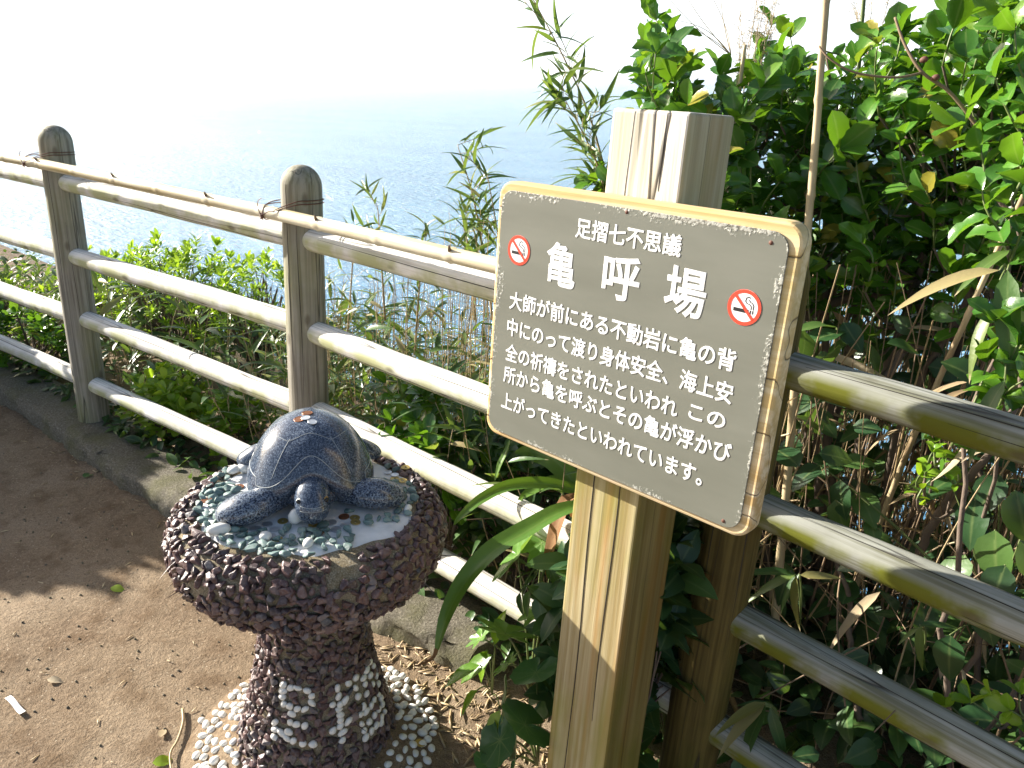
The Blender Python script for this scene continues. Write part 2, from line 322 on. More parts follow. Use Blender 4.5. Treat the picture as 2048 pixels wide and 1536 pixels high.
MAT['lf_shrub'] = leafmat('glossy_shrub_leaf', [(0.0, (0.025, 0.085, 0.014)), (0.45, (0.048, 0.155, 0.018)), (0.8, (0.095, 0.235, 0.024)), (0.95, (0.19, 0.28, 0.025)), (1.0, (0.30, 0.26, 0.04))], 0.24, 0.30, 0.55, (0.28, 0.55, 0.01))
MAT['lf_bright'] = leafmat('bright_bush_leaf', [(0.0, (0.07, 0.18, 0.015)), (0.6, (0.18, 0.34, 0.02)), (1.0, (0.33, 0.46, 0.05))], 0.33, 0.40, 0.5, (0.50, 0.72, 0.02))
MAT['lf_sasa'] = leafmat('bamboo_grass_leaf', [(0.0, (0.03, 0.085, 0.03)), (0.5, (0.07, 0.15, 0.035)), (0.8, (0.15, 0.20, 0.05)), (0.92, (0.28, 0.26, 0.08)), (1.0, (0.40, 0.32, 0.16))], 0.4, 0.3, 0.45, (0.30, 0.42, 0.04), 0.2, (0.45, 0.36, 0.22))
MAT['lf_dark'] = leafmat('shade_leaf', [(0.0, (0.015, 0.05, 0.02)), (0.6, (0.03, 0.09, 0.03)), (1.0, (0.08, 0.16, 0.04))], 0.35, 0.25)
MAT['lf_strap'] = leafmat('strap_leaf', [(0.0, (0.05, 0.13, 0.02)), (1.0, (0.12, 0.23, 0.03))], 0.35, 0.3, 0.5, (0.3, 0.5, 0.02), 0.15)
MAT['lf_round'] = leafmat('round_leaf', [(0.0, (0.03, 0.10, 0.03)), (1.0, (0.07, 0.18, 0.05))], 0.32, 0.2, 0.5, (0.2, 0.4, 0.03), 0.35)
MAT['lf_lobe'] = leafmat('pale_lobed_leaf', [(0.0, (0.07, 0.18, 0.03)), (1.0, (0.14, 0.28, 0.06))], 0.32, 0.3, 0.5, (0.35, 0.55, 0.05), 0.45)
MAT['lf_dry'] = leafmat('dry_leaf', [(0.0, (0.20, 0.12, 0.06)), (0.5, (0.40, 0.30, 0.18)), (1.0, (0.58, 0.48, 0.33))], 0.7, 0.25, 0.3, (0.5, 0.35, 0.15), 0.1)
MAT['lf_brown'] = leafmat('withered_leaf', [(0.0, (0.10, 0.045, 0.02)), (1.0, (0.25, 0.12, 0.05))], 0.7, 0.2, 0.3, (0.4, 0.2, 0.05), 0.1)
MAT['stem_tan'] = (lambda M: (M.setc(M.mix(M.ramp(M.noise(M.coord((20, 20, 3)), 1.0, 4), [(0.35, 0.0), (0.7, 1.0)]), M.ramp(M.attr('rnd'), [(0.0, (0.30, 0.22, 0.11)), (0.6, (0.48, 0.37, 0.20)), (1.0, (0.60, 0.50, 0.32))]), (0.25, 0.17, 0.09))), M.m)[1])(Mt('dry_bamboo_cane', 0.5, 0.4))
MAT['bamboo'] = (lambda M: (M.setc(M.mix(M.ramp(M.noise(M.coord((2.2, 30, 30)), 1.0, 4), [(0.4, 0.0), (0.7, 1.0)]), (0.72, 0.66, 0.50), (0.45, 0.34, 0.15))), M.m)[1])(Mt('bleached_bamboo', 0.4, 0.4))
MAT['bark'] = (lambda M: (M.setc(M.mix(M.noise(M.coord((30, 30, 8)), 1.0, 5), (0.09, 0.065, 0.05), (0.20, 0.155, 0.12))), M.bump(M.noise(M.coord((60, 60, 20)), 1.0, 4), 0.6, 0.006), M.m)[2])(Mt('shrub_bark', 0.85, 0.25))
MAT['stem_green'] = simple('green_stem', (0.13, 0.17, 0.05), 0.55)

# ------------------------------------------------------------------ setting: sea, ground, kerb
def nz(x, y, f, s=0.0):
    return np.sin(x * f + 1.3 * np.sin(y * f * 0.7 + s)) * np.cos(y * f * 1.1 + 0.9 * np.sin(x * f * 0.6 + s * 2))
mb = MB(); S = 90000.0; n = 60
g = np.sign(np.linspace(-1, 1, n)) * np.abs(np.linspace(-1, 1, n)) ** 4 * S
X, Y = np.meshgrid(g, g, indexing='ij'); mb.add(np.stack([X.ravel(), Y.ravel(), np.full(X.size, -80.0)], -1), grid(n, n))
sea = struct(mb.build('sea', MAT['sea']))
def kerb_front(x): return np.interp(x, [-6, -3, -2, -0.85, 0, 0.86], [-0.45, -0.30, -0.245, -0.262, -0.20, -0.128])
def ground_z(x, y):
    z = np.full(np.shape(x), -0.08) + 0.006 * nz(x, y, 3.1) + 0.004 * nz(x, y, 9.7, 1)
    back = np.clip((y - 0.02) / 0.15, 0, 1); z = z + back * 0.05
    dd = np.clip(y - 0.75, 0, None); z = z - np.where(dd > 0, 0.42 * dd + 0.05 * dd ** 2, 0) 
    return np.maximum(z, -95)
xs = np.concatenate([np.linspace(-60, -5, 14), np.linspace(-4.8, 4.2, 181), np.linspace(4.6, 60, 14)])
ys = np.concatenate([np.linspace(-30, -4, 10), np.linspace(-3.8, 3.0, 150), np.linspace(3.3, 48, 26)])
X, Y = np.meshgrid(xs, ys, indexing='ij'); mb = MB(); mb.add(np.stack([X.ravel(), Y.ravel(), ground_z(X, Y).ravel()], -1), grid(len(xs), len(ys)))
struct(mb.build('ground', MAT['dirt']))
mb = MB(); xs = np.linspace(-5.5, 0.86, 240); prof = [(0.0, -0.14), (0.0, -0.075), (0.004, -0.035), (0.012, -0.010), (0.03, 0.0), (0.09, 0.003), (0.17, 0.002), (0.235, -0.002), (0.25, -0.03), (0.25, -0.12)]
V = []
for x in xs:
    f = kerb_front(x)
    for j, (dy, z) in enumerate(prof):
        r = 0.014 * nz(x * 1.0, z * 3, 17, j) + 0.010 * nz(x, z, 53, 2.0) + 0.006 * nz(x, z, 131, 1.0)
        V.append((x + (0.03 * (dy - 0.1) if x > 0.85 else 0), f + dy + (r if j < 5 else 0), z + (0.5 * r if j in (3, 4) else 0.002 * nz(x, dy, 30))))
mb.add(V, grid(len(xs), len(prof))[:, ::-1]); k = len(prof); e = np.array(V)[-k:]; mb.add(np.concatenate([e, [e.mean(0)]]), np.array([[i, (i + 1) % k, k] for i in range(k)])); 
struct(mb.build('kerb', MAT['kerb']))

# ------------------------------------------------------------------ fence
NODE = {-2: np.array([-2.9037, -0.1933, -0.02]), -1: np.array([-1.4516, -0.0919, 0.0]), 0: np.array([0., 0., 0.]), 1: np.array([1.5304, -0.0919, 0.02]), 2: np.array([3.0515, -0.2278, -0.0])}
RH = [1.0533, 0.7555, 0.4762, 0.1783]
fence = tag(empty('log_fence', NODE[0]), 'weathered round log fence with four rails running along the cliff edge', 'fence')
def post_mesh(seed):
    pr = [(0.0645, -0.25), (0.0645, 0.0), (0.064, 0.5), (0.062, 1.0), (0.0615, 1.21)] + [(0.0615 * math.cos(a), 1.21 + 0.064 * math.sin(a)) for a in np.linspace(0.12, PI / 2 - 0.02, 9)]
    zz = np.concatenate([np.linspace(-0.2, 1.20, 40), [p[1] for p in pr[5:]]]); rr = np.interp(zz, [p[1] for p in pr], [p[0] for p in pr])
    V, F = lathe(np.stack([rr, zz], -1), 36); a = np.arctan2(V[:, 1], V[:, 0])
    k = 1 + 0.018 * np.sin(2 * a + seed + V[:, 2] * 0.6) + 0.010 * np.sin(5 * a + seed * 2 + V[:, 2])
    V[:, 0] *= k; V[:, 1] *= k; return V, F
for i, p in NODE.items():
    mb = MB(); V, F = post_mesh(i * 1.7); V[:, 2] += 0; mb.add(V, F); 
    for q_, (a0, z0, z1) in enumerate(((-0.95, 0.02, 1.16), (-1.75, 0.35, 1.22), (-0.4, 0.1, 0.9))):
        z, aa = crack_path(a0 + 0.3 * math.sin(i * 2.1 + q_), z0, z1, i + q_, 0.05); rr = 0.0632 - 0.0013 * z; k_ = 1 + 0.018 * np.sin(2 * aa + i * 1.7 + z * 0.6) + 0.010 * np.sin(5 * aa + i * 3.4 + z)
        V, F, uv = tube(np.stack([rr * k_ * np.cos(aa), rr * k_ * np.sin(aa), z], -1), 0.0004 + 0.0011 * np.sin(np.linspace(0, PI, 60)), 5); mb.add(V, F, 1)
    o = mb.build('post', [MAT['post_mossy_shaded' if i == 1 else 'post'], MAT['crack']], fence, p - NODE[0])
def rail_obj(a, b, r, mat, seed):
    a = np.array(a); b = np.array(b); L = np.linalg.norm(b - a); x = np.linspace(0, L, 36)
    P = np.stack([x, 0.004 * np.sin(x * 2.3 + seed), 0.003 * np.sin(x * 3.1 + seed * 2)], -1)
    V, F, uv = tube(P, r * (1 + 0.02 * np.sin(x * 4 + seed) + 0.02 * np.sin(x * 13 + seed * 3)), 22)
    mb = MB(); mb.add(V, F)
    for q_ in range(2):
        sg = np.linspace(L * rng.uniform(0.04, 0.3), L * rng.uniform(0.6, 0.97), 60); th = [1.9, 3.4][q_] + 0.25 * np.sin(sg * 2 + seed + q_) + rng.normal(0, 0.3); rr = r * (1 + 0.02 * np.sin(sg * 4 + seed) + 0.02 * np.sin(sg * 13 + seed * 3)) - 0.0002
        V, F, uv = tube(np.stack([sg, 0.004 * np.sin(sg * 2.3 + seed) - rr * np.sin(th - 1.2), 0.003 * np.sin(sg * 3.1 + seed * 2) + rr * np.cos(th - 1.2)], -1), 0.0003 + 0.0009 * np.sin(np.linspace(0, PI, 60)), 5); mb.add(V, F, 1)
    o = mb.build('rail', [mat, MAT['crack']], fence)
    o.matrix_local = Matrix.Translation(Vector(a - NODE[0])) @ Vector((1, 0, 0)).rotation_difference(Vector((b - a) / L)).to_matrix().to_4x4()
    return o
for i in (-2, -1, 0, 1):
    for j, h in enumerate(RH):
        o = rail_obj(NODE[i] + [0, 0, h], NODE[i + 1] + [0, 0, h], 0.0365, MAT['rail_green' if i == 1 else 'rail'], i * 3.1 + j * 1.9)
# bamboo pole lashed in front of the posts
path = [NODE[-2] * 1.0 + [-0.5, -0.115, 1.128], NODE[-2] + [0, -0.085, 1.131], NODE[-1] + [0, -0.085, 1.131], NODE[0] + [0, -0.085, 1.131], NODE[1] + [-0.3, -0.05, 1.131]]
P = []; R = []
pp = np.array(path); cum = np.concatenate([[0], np.cumsum(np.linalg.norm(np.diff(pp, axis=0), axis=1))])
dd = np.arange(0, cum[-1], 0.012); nodes_at = np.arange(0.1, cum[-1], 0.27)
for d in dd:
    P.append([np.interp(d, cum, pp[:, q]) for q in range(3)]); q = np.min(np.abs(nodes_at - d)); R.append(0.0205 - 0.0012 * (d / cum[-1]) + 0.0024 * math.exp(-(q / 0.008) ** 2) - 0.0008 * math.exp(-((q - 0.016) / 0.008) ** 2))
mb = MB(); V, F, uv = tube(P, R, 16); mb.add(V, F)
pole = tag(mb.build('bamboo_pole', MAT['bamboo']), 'long bleached bamboo pole tied along the top of the log fence', 'bamboo pole')
for d in nodes_at[1::2]:
    mb = MB(); c = np.array([np.interp(d + 0.004, cum, pp[:, q]) for q in range(3)]); V, F, uv = tube([c + [0, -0.012, 0.012], c + [0.006, -0.022, 0.028]], [0.006, 0.002], 6); mb.add(V, F); mb.build('twig_stub', MAT['twig'], pole)
for i, lab in ((-1, 'rusty wire tying the bamboo pole to the farther left round post'), (0, 'rusty wire tying the bamboo pole to the round post behind the turtle')):
    mb = MB(); c = NODE[i] + [0, 0, 1.131]
    for s_ in (0, 1):
        a = np.linspace(-0.30 * PI, 1.12 * PI, 34); ring = np.stack([0.0655 * np.cos(a), 0.0655 * np.sin(a), 0.028 + 0.010 * s_ + 0.006 * np.cos(a)], -1)
        kn = [[-0.062, -0.060, 0.024 + 0.006 * s_], [-0.056, -0.095, 0.020], [-0.050, -0.109, -0.002], [-0.053, -0.098, -0.020], [-0.060, -0.080, -0.022]]
        V, F, uv = tube(spline([[0.004, -0.108, 0.010 + 0.004 * s_], [0.030, -0.085, 0.024 + 0.006 * s_]] + list(ring[1:-1:3]) + kn, 90) + c, 0.0016, 5); mb.add(V, F)
    V, F, uv = tube(spline([[0.004, -0.108, 0.012], [-0.02, -0.110, 0.008], [-0.046, -0.111, -0.006], [-0.052, -0.112, -0.016]], 20) + c, 0.0016, 5); mb.add(V, F)
    k = c + [-0.052, -0.112, -0.010]; t = np.linspace(0, 1, 40)
    V, F, uv = tube(np.stack([k[0] + 0.006 * np.cos(t * 22), k[1] + 0.003 * np.sin(t * 22), k[2] - 0.010 + 0.018 * t], -1), 0.0017, 5); mb.add(V, F)
    V, F, uv = tube(spline([k, k + [-0.010, -0.004, 0.024], k + [-0.004, -0.006, 0.046], k + [0.006, 0, 0.054]], 14), 0.0013, 5); mb.add(V, F)
    tag(mb.build('wire_tie', MAT['wire']), lab, 'wire tie', 'wire ties on the fence')

# ------------------------------------------------------------------ wooden sign
MS = Matrix(((0.99669378, 0.07916652, -0.01828013), (-0.07852563, 0.99635051, 0.03345716), (0.02086211, -0.03191108, 0.99927296)))
SC = Vector((1.3961, -0.4354, 1.1423))
PZ = -1.28
sign_o = SC + MS @ Vector((-0.01, 0.11, PZ))
sign = tag(empty('wooden_sign', sign_o, MS), 'square timber post carrying an olive grey notice board with white Japanese lettering', 'sign')
def sp(x, y, z): return np.array([x + 0.01, y - 0.11, z - PZ])
def rbox(x0, x1, y0, y1, z0, z1, bev, segs=3):
    bm = bmesh.new(); bmesh.ops.create_cube(bm, size=1)
    for v in bm.verts: v.co = Vector(((x0 + x1) / 2 + v.co.x * (x1 - x0), (y0 + y1) / 2 + v.co.y * (y1 - y0), (z0 + z1) / 2 + v.co.z * (z1 - z0)))
    bmesh.ops.bevel(bm, geom=bm.edges[:], offset=bev, segments=segs, affect='EDGES', profile=0.5); return bm
def bm_obj(bm, name, mats, parent=None, smooth=True):
    me = bpy.data.meshes.new(name); bm.to_mesh(me); bm.free()
    for mm in (mats if isinstance(mats, list) else [mats]): me.materials.append(mm)
    me.polygons.foreach_set('use_smooth', [smooth] * len(me.polygons))
    o = bpy.data.objects.new(name, me); col.objects.link(o)
    if parent is not None: o.parent = parent
    return o
bm = rbox(-0.075, 0.071, 0.0, 0.140, 0.0, 0.381 - PZ, 0.006)
bmesh.ops.bisect_plane(bm, geom=bm.verts[:] + bm.edges[:] + bm.faces[:], plane_co=(0, 0, -PZ + 0.2), plane_no=(0, 0, 1))
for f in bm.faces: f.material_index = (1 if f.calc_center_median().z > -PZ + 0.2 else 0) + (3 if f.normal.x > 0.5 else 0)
me_t = bpy.data.meshes.new('tmp'); mbt = MB()
for x0, z0, z1, sd in ((-0.028, 0.1, -PZ + 0.378, 0.5), (0.030, 0.5, -PZ - 0.1, 2.0), (0.028, -PZ + 0.26, -PZ + 0.379, 4.0)):
    z, xx = crack_path(x0, z0, z1, sd, 0.004); V, F, uv = tube(np.stack([xx, 0 * z - 0.0001, z], -1), 0.0004 + 0.0009 * np.sin(np.linspace(0.1, PI, 60)), 5); mbt.add(V, F)
tmp_o = mbt.build('crack_tmp', MAT['crack']); bm2 = bmesh.new(); bm2.from_mesh(tmp_o.data)
for f in bm2.faces: f.material_index = 2
bm2.to_mesh(tmp_o.data); bm2.free(); bm.from_mesh(tmp_o.data); bpy.data.objects.remove(tmp_o)
o = bm_obj(bm, 'post', [MAT['timber'], MAT['timber_top'], MAT['crack'], MAT['timber_shaded'], MAT['timber_shaded_top']], sign, False); o.location = Vector(sp(0, 0.036, PZ)); 
def rrect(w0, w1, h0, h1, r, n=8):
    pts = []
    for cx_, cz_, a0 in ((w1 - r, h1 - r, 0), (w0 + r, h1 - r, 90), (w0 + r, h0 + r, 180), (w1 - r, h0 + r, 270)):
        for a in np.linspace(a0, a0 + 90, n): pts.append((cx_ + r * math.cos(math.radians(a)), cz_ + r * math.sin(math.radians(a))))
    return pts
def slab(pts, y0, y1, bev, name, mats, parent, org):
    """rounded rectangle between y0 (front) and y1, with an eased front rim"""
    P = np.array(pts); c = P.mean(0); n = len(P); d = nrm(P - np.roll(P, 1, 0) + np.roll(P, -1, 0) - P); nn = np.stack([d[:, 1], -d[:, 0]], -1)
    rings = [(-bev * 1.0, y0), (-bev * 0.3, y0 + bev * 0.3), (0, y0 + bev), (0, y1 - bev), (-bev, y1)]
    V = np.concatenate([np.stack([P[:, 0] + o_ * nn[:, 0], np.full(n, y), P[:, 1] + o_ * nn[:, 1]], -1) for o_, y in rings])
    F = []
    for i in range(len(rings) - 1):
        for j in range(n): F.append((i * n + j, i * n + (j + 1) % n, (i + 1) * n + (j + 1) % n, (i + 1) * n + j))
    me = bpy.data.meshes.new(name); me.from_pydata([tuple(v) for v in V - np.array(org)], [], F + [tuple(range(n))[::-1], tuple((len(rings) - 1) * n + j for j in range(n))]); 
    bm = bmesh.new(); bm.from_mesh(me); bmesh.ops.recalc_face_normals(bm, faces=bm.faces[:]); bm.to_mesh(me); bm.free()
    for mm in (mats if isinstance(mats, list) else [mats]): me.materials.append(mm)
    o = bpy.data.objects.new(name, me); col.objects.link(o); o.parent = parent; o.location = Vector(sp(*org)); return o
board = slab(rrect(-0.285, 0.292, -0.242, 0.247, 0.03), 0.0032, 0.0355, 0.005, 'board', MAT['board'], sign, (0, 0.018, 0))
plate = slab(rrect(-0.274, 0.274, -0.2315, 0.2315, 0.026), 0.0, 0.0030, 0.0006, 'sign_plate', MAT['plate'], sign, (0, 0, 0))
def text(body, x0, x1, zc, size_h, y, gap=None):
    """white lettering: x0..x1 is the width of the line, zc its middle, size_h the glyph height"""
    cu = bpy.data.curves.new('lettering', 'FONT'); cu.body = body; cu.size = 1; cu.bevel_depth = 0.021; cu.bevel_resolution = 2; cu.fill_mode = 'BOTH'; cu.resolution_u = 4
    t = bpy.data.objects.new('lettering_tmp', cu); col.objects.link(t); dg = bpy.context.evaluated_depsgraph_get(); dg.update()
    me = bpy.data.meshes.new_from_object(t.evaluated_get(dg)); bpy.data.objects.remove(t)
    V = np.empty(len(me.vertices) * 3); me.vertices.foreach_get('co', V); V = V.reshape(-1, 3)
    lo = V.min(0); hi = V.max(0); V = (V - (lo + hi) / 2)
    sx = (x1 - x0) / (hi[0] - lo[0]); sz = size_h / 0.93
    W = np.stack([V[:, 0] * sx, -V[:, 2] * 0.015, V[:, 1] * sz], -1); me.vertices.foreach_set('co', W.ravel()); me.update()
    me.materials.clear(); me.materials.append(MAT['white']); me.polygons.foreach_set('material_index', [0] * len(me.polygons))
    o = bpy.data.objects.new('lettering', me); col.objects.link(o); o.parent = plate; o.location = ((x0 + x1) / 2, y, zc); return o
YT = -0.0004
text('足摺七不思議', -0.0985, 0.1075, 0.1875, 0.0325, YT)
for ch, a, b_, zc in (('亀', -0.1575, -0.0903, 0.1190), ('呼', -0.0335, 0.0405, 0.1195), ('場', 0.0880, 0.1605, 0.1200)): text(ch, a, b_, zc, 0.0735, YT)
text('大師が前にある不動岩に亀の背', -0.2385, 0.2250, 0.0345, 0.0330, YT)
text('中にのって渡り身体安全、海上安', -0.2395, 0.2285, -0.0160, 0.0330, YT)
text('全の祈禱をされたといわれ', -0.2400, 0.1400, -0.0660, 0.0330, YT); text('この', 0.1600, 0.2240, -0.0630, 0.0290, YT)
text('所から亀を呼ぶとその亀が浮かび', -0.2410, 0.2420, -0.1100, 0.0330, YT)
text('上がってきたといわれています。', -0.2420, 0.2010, -0.1630, 0.0330, YT)
def sticker(cx_, cz_, r):
    mb = MB()
    def disc(r0, r1, y, mi, k=40, clip=None):
        a = np.linspace(0, 2 * PI, k, endpoint=False); V = np.concatenate([np.stack([r0 * np.cos(a), np.full(k, y), r0 * np.sin(a)], -1), np.stack([r1 * np.cos(a), np.full(k, y), r1 * np.sin(a)], -1)])
        j = np.arange(k); mb.add(V, np.stack([j, (j + 1) % k, k + (j + 1) % k, k + j], -1), mi, smooth=False)
    def strip(pts, wd, y, mi):
        P = np.array(pts, float); d = nrm(np.gradient(P, axis=0)); nn = np.stack([-d[:, 1], d[:, 0]], -1) * wd / 2
        V = np.concatenate([np.stack([P[:, 0] + nn[:, 0], np.full(len(P), y), P[:, 1] + nn[:, 1]], -1), np.stack([P[:, 0] - nn[:, 0], np.full(len(P), y), P[:, 1] - nn[:, 1]], -1)]); k = len(P); j = np.arange(k - 1)
        mb.add(V, np.stack([j, j + 1, k + j + 1, k + j], -1), mi, smooth=False)
    disc(0.0001, r * 0.99, -0.0003, 0); disc(0.0001 + r * 0.985, r, -0.00025, 1); disc(r * 0.79, r * 0.985, -0.0006, 1)
    strip([(-0.62 * r, -0.18 * r), (0.28 * r, -0.18 * r)], 0.2 * r, -0.0006, 2); strip([(0.36 * r, -0.18 * r), (0.42 * r, -0.18 * r)], 0.2 * r, -0.0006, 2); strip([(0.5 * r, -0.18 * r), (0.56 * r, -0.18 * r)], 0.2 * r, -0.0006, 2)
    strip([(0.40 * r, -0.05 * r), (0.40 * r, 0.12 * r), (0.28 * r, 0.22 * r), (0.12 * r, 0.25 * r), (0.02 * r, 0.36 * r), (0.06 * r, 0.55 * r), (0.2 * r, 0.62 * r), (0.3 * r, 0.55 * r)], 0.05 * r, -0.0006, 2)
    strip([(0.53 * r, -0.05 * r), (0.53 * r, 0.2 * r), (0.42 * r, 0.32 * r), (0.3 * r, 0.36 * r), (0.22 * r, 0.46 * r)], 0.05 * r, -0.0006, 2)
    s_ = 0.83 * r * math.sqrt(0.5); strip([(-s_, s_), (s_, -s_)], 0.16 * r, -0.0009, 1)
    o = mb.build('no_smoking_sticker', [MAT['white'], MAT['red'], MAT['black']], plate); o.location = (cx_, -0.0002, cz_)
sticker(-0.2238, 0.1285, 0.0272); sticker(0.2236, 0.1175, 0.0268)
for x, z in ((0.0, 0.2255), (0.247, 0.215), (0.247, -0.222)):
    mb = MB(); V, F = lathe([(0.0001, 0.0), (0.002, -0.0002), (0.0034, -0.0012)], 10); mb.add(np.stack([V[:, 0], -0.0012 - V[:, 2] * 1.0, V[:, 1]], -1), F); o = mb.build('nail_head', MAT['wire'], plate); o.location = (x, 0, z)

# ------------------------------------------------------------------ stone pedestal
def hull_templates(n, pts=11, flat=0.65, seed=3):
    r = np.random.default_rng(seed); T = []
    for _ in range(n):
        bm = bmesh.new()
        for q in nrm(r.normal(size=(pts, 3))) * r.uniform(0.75, 1.0, (pts, 1)): bm.verts.new(Vector(q * [1, 0.78, flat]))
        res = bmesh.ops.convex_hull(bm, input=bm.verts[:]); bmesh.ops.delete(bm, geom=[v for v in bm.verts if not v.link_faces], context='VERTS')
        bmesh.ops.bevel(bm, geom=bm.edges[:], offset=0.07, segments=1, affect='EDGES'); bmesh.ops.triangulate(bm, faces=bm.faces[:])
        bm.verts.ensure_lookup_table(); bm.verts.index_update()
        T.append((np.array([v.co[:] for v in bm.verts]), [np.array([[v.index for v in f.verts] for f in bm.faces])], np.zeros((len(bm.verts), 2)))); bm.free()
    return T
def pebble_templates(n, seed=5):
    r = np.random.default_rng(seed); T = []
    for _ in range(n):
        bm = bmesh.new(); bmesh.ops.create_icosphere(bm, subdivisions=2, radius=1); k = r.uniform(0.6, 2.0, 3); ph = r.uniform(0, 6, 3)
        V = np.array([v.co[:] for v in bm.verts]); s = 1 + 0.10 * np.sin(V[:, 0] * k[0] * 2 + ph[0]) + 0.08 * np.sin(V[:, 1] * k[1] * 2 + ph[1])
        V = V * s[:, None] * [1, 0.76, 0.6]; T.append((V, [np.array([[v.index for v in f.verts] for f in bm.faces])], np.zeros((len(V), 2)))); bm.free()
    return T
CHIP = hull_templates(14); GCHIP = hull_templates(10, 12, 0.55, 9); PEB = pebble_templates(8)
PC = np.array([0.725, -0.556]); PB = -0.085; TOP = 0.628
ped = tag(empty('stone_pedestal', (PC[0], PC[1], PB)), 'mushroom shaped pedestal studded with purple stones under the granite turtle', 'pedestal')
def chips_on(mb, prof, z0, spacing=0.0192, size=(0.0150, 0.0205), keep=None, stand=0.5):
    pr = np.array(prof); cum = np.concatenate([[0], np.cumsum(np.linalg.norm(np.diff(pr, axis=0), axis=1))]); s = spacing * 0.3; row = 0
    while s < cum[-1]:
        r = np.interp(s, cum, pr[:, 0]); z = np.interp(s, cum, pr[:, 1]); i = min(np.searchsorted(cum, s), len(pr) - 1); t = nrm(pr[i] - pr[i - 1]); nr = np.array([-t[1], t[0]])
        k = max(3, int(2 * PI * r / (spacing * 1.02)))
        for j in range(k):
            a = (j + 0.5 * (row % 2) + rng.uniform(-0.3, 0.3)) * 2 * PI / k; dz = rng.uniform(-0.25, 0.25) * spacing
            rr = r + t[0] * dz; z_ = z + t[1] * dz
            if keep is not None and not keep(a, rr, z_): continue
            N_ = np.array([nr[0] * math.cos(a), nr[0] * math.sin(a), nr[1]])
            x = nrm(rng.normal(size=3) - 0); x = nrm(x - N_ * (x @ N_)); 
            if rng.random() < stand: zz = nrm(N_ * 0.45 + 0.9 * np.cross(N_, x) + rng.normal(size=3) * 0.15)
            else: zz = nrm(N_ + rng.normal(size=3) * 0.25)
            sc_ = rng.uniform(*size) * (1.0 if rng.random() < 0.9 else 0.75)
            B = basis(x[None], zz[None], np.array([sc_])); p = np.array([rr * math.cos(a), rr * math.sin(a), z_]) + N_ * 0.004
            mb.inst(CHIP[rng.integers(len(CHIP))], B, p[None], mi=1, smooth=False)
        s += spacing * rng.uniform(0.86, 1.0); row += 1
T = TOP - PB
slab_prof = [(0.0, T - 0.002), (0.245, T - 0.002), (0.270, T - 0.008), (0.292, T - 0.025), (0.302, T - 0.05), (0.301, T - 0.09), (0.285, T - 0.13), (0.250, T - 0.158), (0.20, T - 0.172), (0.15, T - 0.175), (0.11, T - 0.18)]
slab_fine = [(np.interp(q, np.linspace(0, 1, len(slab_prof)), [p[0] for p in slab_prof]), np.interp(q, np.linspace(0, 1, len(slab_prof)), [p[1] for p in slab_prof])) for q in np.linspace(0, 1, 60)]
mb = MB(); V, F = lathe(slab_fine[::-1], 96); V[:, :2] *= (1 + 0.012 * np.sin(3 * np.arctan2(V[:, 1], V[:, 0]) + 1))[:, None]; mb.add(V, F)
def keep_slab(a, r, z):
    a = (math.degrees(a) + 180) % 360 - 180                # a sandy patch left bare at the front rim
    if z > T - 0.03 and r > 0.2 and (-30 < a < -16) and rng.random() < 0.8: return False
    if T - 0.075 < z < T - 0.05 and (-92 < a < -80): return False
    return rng.random() < 0.97
chips_on(mb, slab_prof[1:], 0, keep=keep_slab)
mb.build('slab', [MAT['concrete'], MAT['purple']], ped)
sh = [(0.112, T - 0.16), (0.116, T - 0.25), (0.124, T - 0.36), (0.140, T - 0.46), (0.158, T - 0.54), (0.178, T - 0.62), (0.196, T - 0.68), (0.206, 0.0)]
mb = MB(); V, F = lathe([(np.interp(q, np.arange(len(sh)), [p[0] for p in sh]), np.interp(q, np.arange(len(sh)), [p[1] for p in sh])) for q in np.linspace(0, len(sh) - 1, 50)][::-1], 64); mb.add(V, F)
LET = [(-69.5, 0.219), (-69.1, 0.203), (-69.5, 0.186), (-68.3, 0.168), (-62.2, 0.214), (-54.6, 0.216), (-46.1, 0.21), (-41.5, 0.196), (-41.7, 0.178), (-48.0, 0.163), (-54.7, 0.164), (-61.9, 0.167), (-59.5, 0.149), (-60.8, 0.127), (-55.6, 0.125), (-48.0, 0.124), (-75.1, 0.118), (-74.0, 0.101), (-67.9, 0.097), (-61.2, 0.103), (-73.5, 0.08), (-62.7, 0.087), (-57.1, 0.085), (-49.3, 0.079), (-41.3, 0.077), (-17.6, 0.202), (-17.2, 0.18), (-11.5, 0.163), (-23.2, 0.164), (-16.3, 0.158), (-18.4, 0.147), (-16.9, 0.132), (-17.7, 0.12), (-11.2, 0.108), (-18.3, 0.106), (-24.9, 0.101), (-17.2, 0.088), (-18.0, 0.069), (-5.5, 0.2), (3.6, 0.203), (12.7, 0.185), (19.9, 0.197), (28.3, 0.202), (36.0, 0.175), (1.7, 0.177), (14.4, 0.166), (2.9, 0.153), (13.5, 0.141), (25.0, 0.171), (37.3, 0.143), (25.1, 0.145), (35.0, 0.121), (6.4, 0.12), (7.7, 0.102), (1.1, 0.106), (15.9, 0.103), (21.7, 0.107), (30.8, 0.101), (32.9, 0.084), (32.6, 0.067), (24.5, 0.072), (32.9, 0.043), (17.1, 0.073), (9.2, 0.072), (1.3, 0.081), (2.3, 0.062), (9.4, 0.045), (15.4, 0.046), (22.8, 0.038), (25.7, 0.045), (2.4, 0.044)]
LA = np.radians([q[0] for q in LET]); LZ = np.array([q[1] for q in LET]) - PB
def shr(z): return np.interp(z, [p[1] for p in sh][::-1], [p[0] for p in sh][::-1])
def keep_sh(a, r, z):
    d = np.hypot((np.angle(np.exp(1j * (a - LA)))) * r, z - LZ); return d.min() > 0.0135
chips_on(mb, sh[1:], 0, keep=keep_sh, stand=0.3)
mb.build('shaft', [MAT['concrete'], MAT['purple']], ped)
mb = MB()
